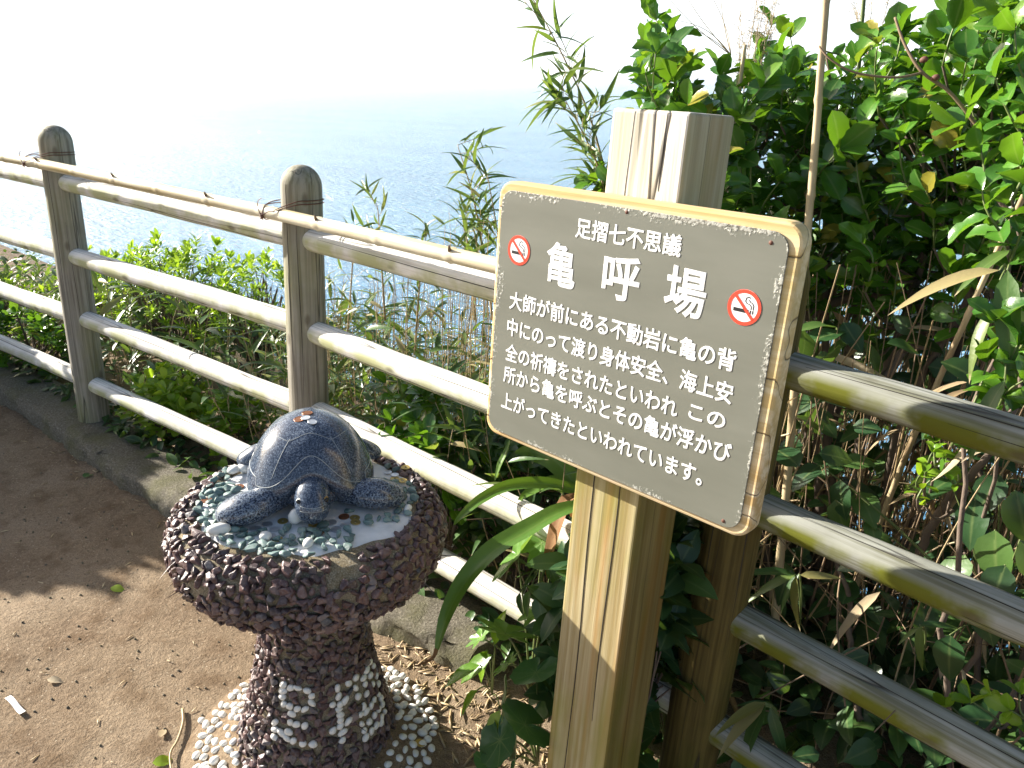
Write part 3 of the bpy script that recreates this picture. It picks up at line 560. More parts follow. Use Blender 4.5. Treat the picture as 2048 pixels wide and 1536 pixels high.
for n_, (a, z) in enumerate(zip(LA, LZ)):
    if n_ == 25: mb.build('pebble_lettering', MAT['pebble'], ped); mb = MB()
    r = shr(z); N_ = np.array([math.cos(a), math.sin(a), 0.15]); tng = np.array([-math.sin(a), math.cos(a), 0]); q = rng.uniform(0, PI); x = math.cos(q) * tng + math.sin(q) * np.array([0, 0, 1.])
    mb.inst(PEB[rng.integers(8)], basis(x[None], N_[None], np.array([rng.uniform(0.0100, 0.0122)])), (np.array([r * math.cos(a), r * math.sin(a), z]) + N_ * 0.006)[None])
mb.build('pebble_lettering', MAT['pebble'], ped)
mb = MB(); V, F = lathe([(0.35, -0.02), (0.325, 0.000), (0.295, 0.016), (0.25, 0.032), (0.19, 0.06), (0.14, 0.09)], 64); a = np.arctan2(V[:, 1], V[:, 0]); V[:, :2] *= (1 + 0.05 * np.sin(2 * a + 0.6) + 0.03 * np.sin(5 * a))[:, None]; mb.add(V, F)
mb.build('foot', MAT['dirt'], ped)
mb = MB(); pts = []
while len(pts) < 235:
    a = rng.uniform(0, 2 * PI); r = rng.uniform(0.205, 0.300); p = np.array([r * math.cos(a), r * math.sin(a)])
    pts.append(p) if all(np.hypot(*(p - q)) > 0.0205 for q in pts) or rng.random() < 0.0004 else None
for p in pts:
    r = np.hypot(*p); z = np.interp(r, [0.19, 0.25, 0.30, 0.335], [0.062, 0.034, 0.018, 0.004]); q = rng.uniform(0, PI)
    mb.inst(PEB[rng.integers(8)], basis(np.array([[math.cos(q), math.sin(q), 0]]), np.array([[p[0] * 0.6, p[1] * 0.6, 1.0]]), np.array([rng.uniform(0.0105, 0.0145)])), np.array([[p[0], p[1], z + 0.003]]))
mb.build('pebble_mosaic', MAT['pebble'], ped)
mb = MB(); a = np.arange(72) * 2 * PI / 72; rr = 0.240 + 0.010 * np.sin(3 * a + 1) + 0.008 * np.sin(7 * a) + 0.004 * np.sin(17 * a)
ctr = np.array([-0.012, 0.012, 0]); V = np.concatenate([[ctr + [0, 0, T + 0.003]]] + [np.stack([ctr[0] + rr * k * np.cos(a), ctr[1] + rr * k * np.sin(a), np.full(72, z)], -1) for k, z in ((0.5, T + 0.003), (0.95, T + 0.002), (1.0, T - 0.004))])
j = np.arange(72); F3 = np.stack([np.zeros(72, int), 1 + j, 1 + (j + 1) % 72], -1); F4 = np.concatenate([np.stack([1 + q * 72 + j, 1 + (q + 1) * 72 + j, 1 + (q + 1) * 72 + (j + 1) % 72, 1 + q * 72 + (j + 1) % 72], -1) for q in (0, 1)]); mb.add(V, [F3, F4])
mb.build('top_inlay', MAT['plaster'], ped)

# turtle frame: x forward (towards the viewer), y towards the sign, z up
FW = np.array([0.8, -0.6, 0]); LF = np.array([0.6, 0.8, 0]); TZ = TOP + 0.003
TO = np.array([0.70, -0.53, TZ]); MT = Matrix(((0.8, 0.6, 0), (-0.6, 0.8, 0), (0, 0, 1)))
def tw(f, r, z=0.0): return TO + FW * f + LF * r + np.array([0, 0, z])
def on_turtle(f, r):                                     # rough footprint, so nothing is scattered under it
    if ((f + 0.05) / 0.155) ** 2 + (r / 0.135) ** 2 < 1: return True
    if abs(r) < 0.06 and 0 < f < 0.155: return True
    for s in (-1, 1):
        if np.hypot((f - 0.06) / 0.08, (r - s * 0.135) / 0.062) < 1: return True
        if np.hypot((f + 0.13) / 0.06, (r - s * 0.14) / 0.05) < 1: return True
    return False
gpos = []
CXY = [(0.119, -0.064), (0.127, -0.096), (0.149, -0.080), (0.141, -0.119), (0.176, -0.088), (0.144, 0.0), (0.141, 0.038), (0.120, 0.066), (0.128, 0.089), (0.148, 0.089), (0.154, 0.066), (0.170, 0.046), (-0.076, 0.183), (-0.108, 0.204), (-0.096, 0.229), (-0.058, 0.198), (-0.021, 0.212), (-0.04, 0.196), (-0.087, -0.168), (-0.052, -0.164), (0.134, -0.036), (0.128, -0.012), (0.151, -0.192), (0.187, -0.098), (0.228, -0.012)]
def try_green(f, r):
    if on_turtle(f, r): return
    p = tw(f, r)
    if np.hypot(*(p[:2] - PC - ctr[:2])) > 0.243: return
    if any(np.hypot(f - q[0], r - q[1]) < 0.0185 for q in gpos): return
    if any(np.hypot(f - q[0], r - q[1]) < 0.0185 for q in CXY): return
    gpos.append((f, r))
tries = 0
while len(gpos) < 100 and tries < 30000:
    tries += 1; u = rng.random()
    if u < 0.38: try_green(rng.normal(0.200, 0.020), rng.uniform(-0.17, 0.08))
    elif u < 0.60: try_green(rng.uniform(-0.06, 0.19), rng.normal(-0.205, 0.02))
    elif u < 0.80: try_green(rng.uniform(-0.02, 0.14), rng.normal(0.203, 0.016))
    elif u < 0.90: try_green(rng.uniform(-0.19, -0.08), rng.choice([-1, 1]) * rng.uniform(0.16, 0.24))
    else: try_green(rng.normal(0.125, 0.012), rng.uniform(0.03, 0.19))
for f, r in gpos:
    mb = MB(); q = rng.uniform(0, 2 * PI); s = rng.uniform(0.0125, 0.0195)
    mb.inst(GCHIP[rng.integers(10)], basis(np.array([[math.cos(q), math.sin(q), rng.uniform(-0.15, 0.15)]]), np.array([[0, 0, 1.0]]), np.array([s])), np.zeros((1, 3)), smooth=False)
    p = tw(f, r, s * 0.36); mb.build('green_stone', MAT['green_stone'], ped, (p[0] - PC[0], p[1] - PC[1], p[2] - PB))

# ------------------------------------------------------------------ granite turtle
tur = tag(empty('turtle_statue', TO, MT), 'polished blue grey granite sea turtle resting on the pedestal', 'statue')
SX, SA, SB, SH = -0.036, 0.150, 0.140, 0.184
def shell_rim(th):
    th = np.angle(np.exp(1j * np.asarray(th, float))); return 0.011 + 0.060 * np.exp(-(th / 0.40) ** 2) + 0.020 * np.exp(-((np.abs(th) - PI) / 0.5) ** 2)
def shell_pt(th, ph, lift=0.0):
    """ph 0 at the crown, pi/2 at the widest rim, beyond that it rolls under"""
    th = np.asarray(th, float); ph = np.asarray(ph, float); zr = shell_rim(th)
    rad = 0.955 * np.sin(np.minimum(ph, PI / 2)) ** 0.9 + 0.06 * np.clip((np.minimum(ph, PI / 2) - 1.05) / 0.4, 0, 1) ** 2; rad = np.where(ph > PI / 2, 1 - 0.20 * (1 - np.cos((ph - PI / 2) * 1.15)), rad)
    zz = np.where(ph <= PI / 2, zr + 0.022 + (SH - zr - 0.022) * np.cos(np.minimum(ph, PI / 2)) ** 0.9, zr + 0.022 - 0.026 * np.sin((ph - PI / 2)))
    a = SA * (1 + 0.10 * np.cos(th * 1) * 0 - 0.06 * np.exp(-(np.angle(np.exp(1j * th)) / 0.35) ** 2)); b = SB * (1 + 0.04 * np.cos(th)); sq = (np.abs(np.cos(th)) ** 2.6 + np.abs(np.sin(th)) ** 2.6) ** (-1 / 2.6) * (1 - 0.25 * (np.cos(th) < 0) * np.abs(np.sin(2 * th)) * 0.4); a = a * sq; b = b * sq
    return np.stack([SX + (a * rad + lift) * np.cos(th), (b * rad + lift) * np.sin(th), zz + lift * np.cos(np.minimum(ph, PI / 2))], -1)
k = 96; ph = np.concatenate([np.linspace(0.001, PI / 2, 34), np.linspace(PI / 2 + 0.12, PI * 0.98, 10)]); th = np.arange(k) * 2 * PI / k
TH, PH = np.meshgrid(th, ph); V = shell_pt(TH.ravel(), PH.ravel()); mb = MB(); i = np.arange(len(ph) - 1)[:, None] * k; j = np.arange(k)[None]
mb.add(V, np.stack([i + j, i + k + j, i + k + (j + 1) % k, i + (j + 1) % k], -1).reshape(-1, 4))
def engr(th, ph, r=0.0006): V, F, uv = tube(shell_pt(th, ph, 0.0001), r, 5, False); mb.add(V, F, 1)
tq = np.linspace(-PI, PI, 140); engr(tq, 1.40 - 0.30 * np.exp(-(tq / 0.38) ** 2) - 0.10 * np.abs(np.sin(tq * 1.5)) * (np.abs(tq) > 0.9), 0.0009)
for s in (-1, 1):
    engr(np.linspace(0.50, 0.62, 12) * s, np.linspace(0.62, 1.26, 12)); engr(np.linspace(0.50, 1.25, 14) * s, 0.66 - 0.05 * np.sin(np.linspace(0, PI, 14))); engr(np.linspace(1.25, 1.35, 12) * s, np.linspace(0.62, 1.26, 12))
    engr(np.linspace(1.25, 2.4, 14) * s, np.full(14, 0.66)); engr(np.linspace(2.2, 2.25, 12) * s, np.linspace(0.62, 1.26, 12))
engr(np.linspace(-0.5, 0.5, 16), 0.66 - 0.09 * np.cos(np.linspace(-PI / 2, PI / 2, 16)))
mb.build('shell', [MAT['granite'], MAT['engrave']], tur)
def ellip_tube(path, ry, rz, k=28):
    P = np.asarray(path, float); n = len(P); t = nrm(np.gradient(P, axis=0)); up = np.array([0, 0, 1.0]); V = []
    for i in range(n):
        y = nrm(np.cross(up, t[i])); z = np.cross(t[i], y); a = np.arange(k) * 2 * PI / k
        V.append(P[i] + ry[i] * np.cos(a)[:, None] * y + rz[i] * np.sin(a)[:, None] * z)
    V = np.concatenate(V); i = np.arange(n - 1)[:, None] * k; j = np.arange(k)[None]; F = [np.stack([i + j, i + (j + 1) % k, i + k + (j + 1) % k, i + k + j], -1).reshape(-1, 4)]
    V = np.concatenate([V, P[:1], P[-1:]]); c = n * k; jj = np.arange(k); j2 = (jj + 1) % k; F.append(np.concatenate([np.stack([j2, jj, np.full(k, c)], -1), np.stack([jj + (n - 1) * k, j2 + (n - 1) * k, np.full(k, c + 1)], -1)])); return V, F
mb = MB(); V, F = ellip_tube(spline([(-0.16, 0, 0.03), (-0.10, 0, 0.035), (0.0, 0, 0.04), (0.07, 0, 0.045), (0.10, 0, 0.05)]), np.interp(np.linspace(0, 1, 24), [0, 0.1, 0.4, 0.75, 1], [0.02, 0.08, 0.11, 0.085, 0.04]), np.interp(np.linspace(0, 1, 24), [0, 0.1, 0.5, 1], [0.015, 0.03, 0.036, 0.034])); mb.add(V, F); mb.build('body', MAT['granite'], tur)
# head: rounded skull drooping to a beak that almost touches the slab
mb = MB(); P = spline([(0.055, 0, 0.052), (0.09, 0, 0.062), (0.118, 0, 0.060), (0.140, 0, 0.044), (0.150, 0, 0.024), (0.152, 0, 0.012)], 30); q = np.linspace(0, 1, 30)
V, F = ellip_tube(P, np.interp(q, [0, 0.2, 0.45, 0.65, 0.82, 0.94, 1], [0.036, 0.036, 0.0385, 0.0365, 0.028, 0.015, 0.004]), np.interp(q, [0, 0.2, 0.45, 0.65, 0.82, 0.94, 1], [0.030, 0.034, 0.036, 0.034, 0.027, 0.014, 0.004])); mb.add(V, F)
head = mb.build('head', [MAT['granite'], MAT['engrave']], tur)
from mathutils.bvhtree import BVHTree
dep = bpy.context.evaluated_depsgraph_get(); dep.update(); bvh = BVHTree.FromObject(head, dep)
def hit(y, z, dz=-0.35):
    d = Vector((-1, 0, dz)).normalized(); h = bvh.ray_cast(Vector((0.30, y, z + 0.30 * -dz * 0.5)), d); return None if h[0] is None else np.array(h[0])
def face_line(pts, r, name):
    L = [hit(*p) for p in pts]; L = [p for p in L if p is not None]
    if len(L) > 3: mb = MB(); V, F, uv = tube(L, r, 5, False); mb.add(V, F); mb.build(name, MAT['engrave'], head)
face_line([(y, 0.055 - 0.006 * math.cos(y / 0.028 * PI / 2) + 0.0) for y in np.linspace(-0.026, 0.026, 20)], 0.0007, 'brow_line')
face_line([(y, 0.040 + 0.004 * (y / 0.03) ** 2) for y in np.linspace(-0.027, 0.027, 20)], 0.0007, 'mouth_line')
for s in (-1, 1):
    p = hit(s * 0.0285, 0.064)
    if p is None: continue
    nrm_ = Vector((0.72, s * 0.62, 0.3)).normalized(); Rm = nrm_.to_track_quat('X', 'Z').to_matrix()
    ey = None
    for nm, r0, off, mt, sq in (('eye', 0.0092, -0.0038, MAT['amber' if s > 0 else 'eyewhite'], 0.8), ('pupil', 0.0062, 0.0006, MAT['pupil'], 0.75)):
        mb = MB(); bmx = bmesh.new(); bmesh.ops.create_uvsphere(bmx, u_segments=18, v_segments=12, radius=1); Vv = np.array([v.co[:] for v in bmx.verts]) * [0.65 * r0, r0, r0 * sq]; bmx.verts.index_update()
        Fq = [np.array([[v.index for v in f.verts] for f in bmx.faces if len(f.verts) == 4]), np.array([[v.index for v in f.verts] for f in bmx.faces if len(f.verts) == 3])]; bmx.free()
        Vv = (np.array(Rm) @ Vv.T).T + p + np.array(nrm_) * off; mb.add(Vv, Fq); o = mb.build(nm, mt, ey if ey is not None else head); ey = ey or o
for s in (-1, 1):
    mb = MB(); P = spline([(0.035, 0.045 * s, 0.030), (0.066, 0.090 * s, 0.034), (0.082, 0.132 * s, 0.034), (0.068, 0.168 * s, 0.024), (0.050, 0.188 * s, 0.016)] if s > 0 else [(0.035, 0.045 * s, 0.030), (0.075, 0.088 * s, 0.034), (0.104, 0.128 * s, 0.034), (0.100, 0.163 * s, 0.025), (0.082, 0.184 * s, 0.016)], 30)
    V, F = ellip_tube(P, np.interp(np.linspace(0, 1, 30), [0, 0.3, 0.6, 0.8, 0.93, 1], [0.032, 0.036, 0.046, 0.045, 0.029, 0.004]), np.interp(np.linspace(0, 1, 30), [0, 0.3, 0.6, 0.85, 0.96, 1], [0.026, 0.031, 0.034, 0.027, 0.015, 0.003])); mb.add(V, F); mb.build('front_flipper', MAT['granite_scaled'], tur)
    mb = MB(); P = spline([(-0.13, 0.06 * s, 0.04), (-0.145, 0.105 * s, 0.038), (-0.152, 0.145 * s, 0.026), (-0.150, 0.172 * s, 0.012)], 24)
    V, F = ellip_tube(P, np.interp(np.linspace(0, 1, 24), [0, 0.5, 0.8, 0.95, 1], [0.028, 0.032, 0.029, 0.016, 0.004]), np.interp(np.linspace(0, 1, 24), [0, 0.5, 0.85, 0.96, 1], [0.03, 0.026, 0.015, 0.009, 0.003])); mb.add(V, F); mb.build('rear_flipper', MAT['granite'], tur)

# ------------------------------------------------------------------ coins and loose pebbles
def coin_mesh(r, th, hole):
    if hole: prof = [(hole, 0), (r * 0.97, 0), (r, th * 0.2), (r, th * 0.8), (r * 0.97, th), (r * 0.85, th), (r * 0.84, th * 0.8), (hole + 0.0008, th * 0.8), (hole, th), (hole, 0)]
    else: prof = [(0.0001, 0), (r * 0.97, 0), (r, th * 0.2), (r, th * 0.8), (r * 0.97, th), (r * 0.88, th), (r * 0.87, th * 0.8), (0.0001, th * 0.8)]
    return lathe(prof, 32)
def coin(pos, kind, label, tilt=(0, 0, 1), grp='coins left on the pedestal', big=1.0):
    r, th, hole, mt = {'ten': (0.0120, 0.0015, 0, 'copper'), 'five': (0.0112, 0.0015, 0.0026, 'brass'), 'fifty': (0.0107, 0.0017, 0.0021, 'nickel'), 'hundred': (0.0115, 0.0017, 0, 'nickel'), 'one': (0.0102, 0.0015, 0, 'alu')}[kind]
    mb = MB(); V, F = coin_mesh(r * big, th, hole); mb.add(V, F, smooth=False); o = mb.build('coin', MAT[mt])
    o.matrix_world = Matrix.Translation(Vector(pos)) @ Vector((0, 0, 1)).rotation_difference(Vector(tilt).normalized()).to_matrix().to_4x4()
    tag(o, label, 'coin', grp); return o
def shell_coin(f, r, kind, label, extra=0.0):
    # point on the dome at (f, r) and its slope
    def zz(f, r):
        q = np.hypot((f - SX) / SA, r / SB); ph = math.asin(min((q / 0.955) ** (1 / 0.9), 0.999)); th = math.atan2(r, f - SX); return float(shell_pt(th, ph)[2])
    z = zz(f, r); e = 0.004; nx = -(zz(f + e, r) - z) / e; ny = -(zz(f, r + e) - z) / e; n_ = FW * nx + LF * ny + np.array([0, 0, 1.0])
    coin(tw(f, r, z + 0.0003 + extra), kind, label, tuple(n_), 'coins on the turtle shell')
shell_coin(-0.040, -0.004, 'ten', 'dull copper coin at the very top of the granite turtle shell')
shell_coin(-0.013, -0.022, 'ten', 'copper coin half hidden under a silver coin on the turtle shell')
shell_coin(-0.012, -0.008, 'one', 'bright silver coin overlapping a copper coin on the turtle shell', 0.0018)
shell_coin(0.006, 0.006, 'one', 'silver coin lowest of the small pile on the turtle shell', 0.0008)
CO = [(-0.087, -0.168, 'one', 'large silver coin beside white pebbles left of the turtle shell', 0.004), (-0.052, -0.164, 'ten', 'copper coin partly under a silver coin left of the turtle shell', 0), (0.015, -0.228, 'ten', 'copper coin lying among green stones at the far left of the slab', 0.006),
      (0.119, -0.064, 'five', 'brass coin with a hole close under the turtle chin on the left', 0), (0.127, -0.096, 'hundred', 'dark silver coin against the inner side of the left front flipper', 0), (0.149, -0.080, 'one', 'silver coin between the left flipper and the turtle chin', 0.001), (0.141, -0.119, 'hundred', 'dark silver coin touching the tip of the left front flipper', 0), (0.176, -0.088, 'fifty', 'silver coin with a hole in front of the left front flipper', 0),
      (0.144, 0.000, 'five', 'brass coin under the two white pebbles at the turtle chin', 0), (0.181, 0.009, 'ten', 'bright copper coin among green stones in front of the turtle chin', 0.002), (0.189, -0.074, 'five', 'brass coin beside green stones at the front of the slab', 0), (0.141, 0.038, 'hundred', 'dark silver coin right of the two chin pebbles', 0),
      (0.120, 0.066, 'ten', 'dark copper coin in the shade under the right front flipper', 0), (0.128, 0.089, 'five', 'brass holed coin, farther of two touching right of the chin', 0), (0.148, 0.089, 'five', 'brass holed coin, nearer of two touching right of the chin', 0.0008), (0.154, 0.066, 'one', 'bright silver coin beside the pair of brass coins', 0.0006), (0.170, 0.046, 'hundred', 'silver coin standing lowest in the group right of the chin', 0),
      (-0.076, 0.183, 'one', 'silver coin behind the right front flipper near the shell', 0), (-0.108, 0.204, 'one', 'silver coin near the purple stones at the back right rim', 0), (-0.096, 0.229, 'five', 'brass coin by the back right rim of the slab', 0), (-0.058, 0.198, 'one', 'silver coin touching another behind the right flipper', 0.0012), (-0.021, 0.212, 'five', 'brass holed coin alone on white plaster right of the flipper', 0.004), (-0.040, 0.196, 'five', 'brass holed coin lying flat behind the right front flipper', 0), (-0.002, 0.196, 'hundred', 'silver coin beside the outer edge of the right front flipper', 0.001)]
for f, r, kd, lab, dz in CO: coin(tw(f, r, 0.0006 + dz), kd, lab, (rng.uniform(-0.06, 0.06), rng.uniform(-0.06, 0.06), 1))
WP = [(0.134, -0.036, 0.021, 'larger white pebble standing under the turtle chin'), (0.128, -0.012, 0.0185, 'smaller white pebble standing under the turtle chin'), (0.151, -0.192, 0.023, 'long white pebble lying by the left front flipper'), (0.187, -0.098, 0.0165, 'round white pebble among green stones at the slab front'), (-0.122, -0.180, 0.017, 'white pebble beside the left rear flipper'), (-0.128, -0.158, 0.017, 'white pebble between the left rear flipper and the shell'), (0.116, 0.208, 0.0125, 'small white pebble at the right rim of the slab'), (0.228, -0.012, 0.0145, 'pinkish white pebble at the front rim of the slab')]
for n_, (f, r, s, lab) in enumerate(WP):
    mb = MB(); up = np.array([[0, 0, 1.0]]); x = nrm(rng.normal(size=3) * [1, 1, 0.1])[None]
    if n_ < 2: x = np.array([[0.1, 0.15, 1.0]]); up = np.array([[0.8, -0.6, 0.2]])
    if n_ == 2: x = np.array([[0.6, 0.8, 0.05]])
    mb.inst(PEB[n_ % 8], basis(x, up, np.array([s])), np.zeros((1, 3))); o = mb.build('white_pebble', MAT['pebble'], None, tw(f, r, s * (0.9 if n_ < 2 else 0.58))); tag(o, lab, 'pebble', 'loose white pebbles on the slab')
o = coin((0.945, -0.405, -0.052), 'five', 'brass coloured coin lying among white pebbles at the pedestal foot', (0.1, 0.2, 1), 'coins left on the pedestal', 1.25)
mb = MB(); mb.inst(PEB[3], basis(np.array([[0.8, 0.5, 0]]), np.array([[0, 0, 1.0]]), np.array([0.0125])), np.zeros((1, 3))); tag(mb.build('white_pebble', MAT['pebble'], None, (0.452, -0.722, -0.072)), 'white pebble that rolled off alone onto the dirt path', 'pebble')

# ------------------------------------------------------------------ plants
def prj(P):
    c = RC @ (np.asarray(P) - CAM); return 1024 + FPX * c[0] / c[2], 768 + FPX * c[1] / c[2], c[2]
def gz(p): return float(ground_z(np.array(p[0]), np.array(p[1])))
GA = 2.39996
def leafy(mbL, path, n, size, T, t0=0.1, t1=1.0, spread=55, jit=0.25, up=(0, 0, 1), rosette=0, mi=0, r0=None):
    """leaves spiralled round a stem; the last ones may close into a rosette"""
    P = np.asarray(path); m_ = len(P); tt = np.linspace(t0, t1, n) + rng.uniform(-0.02, 0.02, n); tt = np.clip(tt, 0, 1)
    if rosette: tt[-rosette:] = rng.uniform(0.95, 1, rosette)
    x = tt * (m_ - 1); pos = np.stack([np.interp(x, np.arange(m_), P[:, q]) for q in range(3)], -1)
    tan = nrm(np.gradient(P, axis=0)); tg = nrm(np.stack([np.interp(x, np.arange(m_), tan[:, q]) for q in range(3)], -1))
    a = np.arange(n) * GA + rng.uniform(0, 6); ref = nrm(np.cross(tg, [0.3, 0.2, 0.93])); ref2 = np.cross(tg, ref)
    rad = np.cos(a)[:, None] * ref + np.sin(a)[:, None] * ref2
    s = np.radians(spread + rng.normal(0, 9, n)); 
    if rosette: s[-rosette:] *= rng.uniform(0.45, 0.95, rosette)
    d = nrm(tg * np.cos(s)[:, None] + rad * np.sin(s)[:, None] + rng.normal(size=(n, 3)) * jit * 0.5)
    u = nrm(tg * 0.6 + np.array(up) * 0.6 + rng.normal(size=(n, 3)) * jit)
    sz = size * rng.uniform(0.65, 1.1, n)
    mbL.inst(T, basis(d, u, sz), pos, None if r0 is None else np.clip(rng.normal(r0, 0.22, n), 0, 1), mi)
def bez(a, b, bend, n=10):
    a = np.asarray(a, float); b = np.asarray(b, float); t = np.linspace(0, 1, n)[:, None]; return a * (1 - t) + b * t + np.sin(t * PI) * np.asarray(bend)

# --- the tall evergreen shrub behind the right part of the fence
SKY = ([1180, 1265, 1290, 1320, 1350, 1380, 1430, 1480, 1520, 1560, 1600, 1650, 1700, 1760, 1850, 1950, 2100, 2400], [420, 160, 90, 35, 110, 150, 165, 150, 70, 60, 110, 170, 100, 40, 20, -40, -60, -80])
def shrub(name, label, base, limbs, sprigs, size, mat, n=(9, 13), cat='shrub', stemr=0.012, len_=(0.12, 0.24)):
    root = tag(empty(name, base), label, cat); mbL, mbS = MB(), MB(); B = np.array(base); pts = []
    for e_ in limbs:
        p = bez(B + rng.normal(size=3) * [0.05, 0.05, 0], e_, rng.normal(size=3) * [0.12, 0.12, 0.05], 14); p[1:-1] += rng.normal(size=(12, 3)) * 0.012
        V, F, uv = tube(p - B, np.linspace(stemr, stemr * 0.3, 14), 7); mbS.add(V, F); pts.append(p)
    allp = np.concatenate([p[4:] for p in pts])
    for tip in sprigs:
        tip = np.asarray(tip); d = np.linalg.norm(allp - tip + [0, 0, 0.15], axis=1); q = allp[np.argmin(d + rng.uniform(0, 0.05, len(d)))]
        v = nrm(tip - q); L = min(np.linalg.norm(tip - q), 0.9); dir_ = nrm(v * 0.5 + [0, 0, 0.6] + rng.normal(size=3) * 0.28); st = tip - dir_ * rng.uniform(*len_)
        p2 = bez(q, st, [0, 0, -0.03], 6); V, F, uv = tube(np.concatenate([p2 - B]), np.linspace(0.0045, 0.003, 6), 5); mbS.add(V, F)
        p3 = bez(st, tip, rng.normal(size=3) * 0.012, 8); V, F, uv = tube(p3 - B, np.linspace(0.003, 0.0016, 8), 5); mbS.add(V, F, 1)
        k = int(rng.integers(*n)); leafy(mbL, p3 - B, k, size * rng.uniform(0.75, 1.15), L_SHRUB if rng.random() < 0.6 else L_SHRUB2, 0.05, 1.0, 62, 0.3, up=(-0.35, -0.5, 0.55), rosette=4, r0=np.clip(rng.normal(0.48, 0.16), 0.1, 0.9))
    mbS.build('trunk', [MAT['bark'], MAT['stem_green']], root); mbL.build('foliage', mat, root); return root
tips = []
while len(tips) < 460:
    px = rng.uniform(1285, 2330); lim = np.interp(px, *SKY); py = lim + 25 + abs(rng.normal(0, 1)) * 60 if rng.random() < 0.28 else rng.uniform(lim + 30, 560)
    d = rng.uniform(2.0, 3.0) - 0.35 * np.clip((px - 1500) / 550, 0, 1)
    p = at(px, py, d)
    if 1600 < px < 1690 and py < 160: continue
    if p[1] < -0.02 or p[2] < 0.75: continue
    if any(np.linalg.norm(p - q) < 0.048 for q in tips): continue
    tips.append(p)
for px, py, d in ((1312, 40, 2.35), (1345, 75, 2.35), (1298, 95, 2.4), (1330, 150, 2.3), (1285, 165, 2.4), (1375, 130, 2.4), (1390, 190, 2.3), (1350, 215, 2.35), (1440, 150, 2.4), (1470, 190, 2.2), (1545, 45, 2.5), (1580, 70, 2.4), (1560, 120, 2.3), (1200, 345, 2.5), (1185, 365, 2.45)): tips.append(at(px, py, d))
limbs = [at(x, y, d) for x, y, d in ((1330, 250, 2.4), (1420, 330, 2.5), (1540, 260, 2.5), (1650, 340, 2.35), (1700, 260, 2.6), (1800, 330, 2.3), (1860, 200, 2.4), (1960, 300, 2.1), (2050, 250, 2.3), (1990, 480, 2.0), (1610, 560, 2.4), (1750, 500, 2.4))]
shrub('evergreen_shrub', 'tall glossy evergreen shrub filling the upper right behind the sign', (1.62, 0.72, -0.12), limbs, tips, 0.083, MAT['lf_shrub'], stemr=0.02)
# nearer young shoots leaning in from the right
near = [at(x, y, d) for x, y, d in ((1990, 640, 1.42), (2035, 690, 1.4), (1975, 720, 1.45), (2060, 620, 1.4), (2050, 760, 1.38), (1965, 380, 1.55), (2040, 330, 1.5), (2030, 60, 1.55), (1990, 150, 1.6), (2060, 210, 1.5), (1930, 250, 1.7), (2075, 420, 1.45))]
shrub('young_shrub', 'young lighter green shrub with serrated leaves at the right edge', (2.12, 0.28, -0.05), [at(x, y, d) for x, y, d in ((2080, 500, 1.55), (2060, 260, 1.6), (2090, 60, 1.65), (2040, 720, 1.5))], near, 0.075, MAT['lf_shrub'], (8, 12), stemr=0.009, len_=(0.1, 0.18))
low = [at(x, y, d) for x, y, d in ((1865, 905, 1.75), (1885, 945, 1.75), (1840, 950, 1.8), (1870, 880, 1.8), (1910, 920, 1.8))]
shrub('shrub_sucker', 'small bright shoot rising between the two upper right rails', at(1835, 1130, 2.0), [at(1860, 1000, 1.85)], low, 0.042, MAT['lf_bright'], (6, 9), stemr=0.004, len_=(0.05, 0.09))
low = [at(x, y, d) for x, y, d in ((1985, 1392, 1.42), (2040, 1385, 1.4), (1940, 1400, 1.46), (2020, 1420, 1.4), (1900, 1410, 1.5))]
shrub('seedling', 'thin bright green seedling reaching over the lowest right rail', at(2100, 1500, 1.5), [at(2050, 1400, 1.42)], low, 0.045, MAT['lf_bright'], (5, 8), stemr=0.003, len_=(0.05, 0.08))

# --- canes
def cane(name, label, a, b, r, mat, grp='tall dry canes in the thicket', gap=0.22):
    a = np.array(a); b = np.array(b); g0 = b + (b - a) * max(0, (b[2] - gz(b)) / max(a[2] - b[2], 1e-3)); L = np.linalg.norm(a - g0); n = int(L / 0.012); t = np.linspace(0, 1, n); s = t * L
    q = np.abs((s + 0.05) % gap - gap / 2); R = r * (1.0 - 0.35 * t) * (1 + 0.22 * np.exp(-(q / 0.006) ** 2)); P = g0 * (1 - t[:, None]) + a * t[:, None] + np.sin(t * PI)[:, None] * rng.normal(size=3) * 0.015
    P = P + (np.floor((s + 0.05 + gap / 2) / gap) % 2)[:, None] * np.array([0.0012, 0, 0])
    V, F, uv = tube(P - g0, R, 9); mb = MB(); mb.add(V, F, 0, rng.uniform(0.3, 1)); return tag(mb.build(name, mat, None, g0), label, 'cane', grp)
cane('bamboo_cane', 'tall straight tan cane right of the sign board, the thickest one', at(1662, -120, 1.78), at(1572, 960, 2.08), 0.0125, MAT['stem_tan'])
cane('bamboo_cane', 'greenish cane rising in the gap of sky right of the tall tan cane', at(1735, -90, 2.45), at(1690, 480, 2.75), 0.009, MAT['stem_green'])
cane('bamboo_cane', 'thin tan cane just behind the top of the timber sign post', at(1490, 90, 2.15), at(1443, 440, 2.3), 0.008, MAT['stem_tan'])
cane('bamboo_cane', 'slanting tan cane at the right edge among young leaves', at(2075, 330, 1.62), at(1945, 640, 1.8), 0.009, MAT['stem_tan'])
cane('bamboo_cane', 'dark standing cane close to the right side of the board', at(1650, 440, 2.3), at(1625, 720, 2.45), 0.009, MAT['stem_green'])
cane('bamboo_cane', 'thin pale cane in the thicket over the upper right rail', at(1748, 470, 2.2), at(1772, 760, 2.4), 0.0055, MAT['stem_tan'])
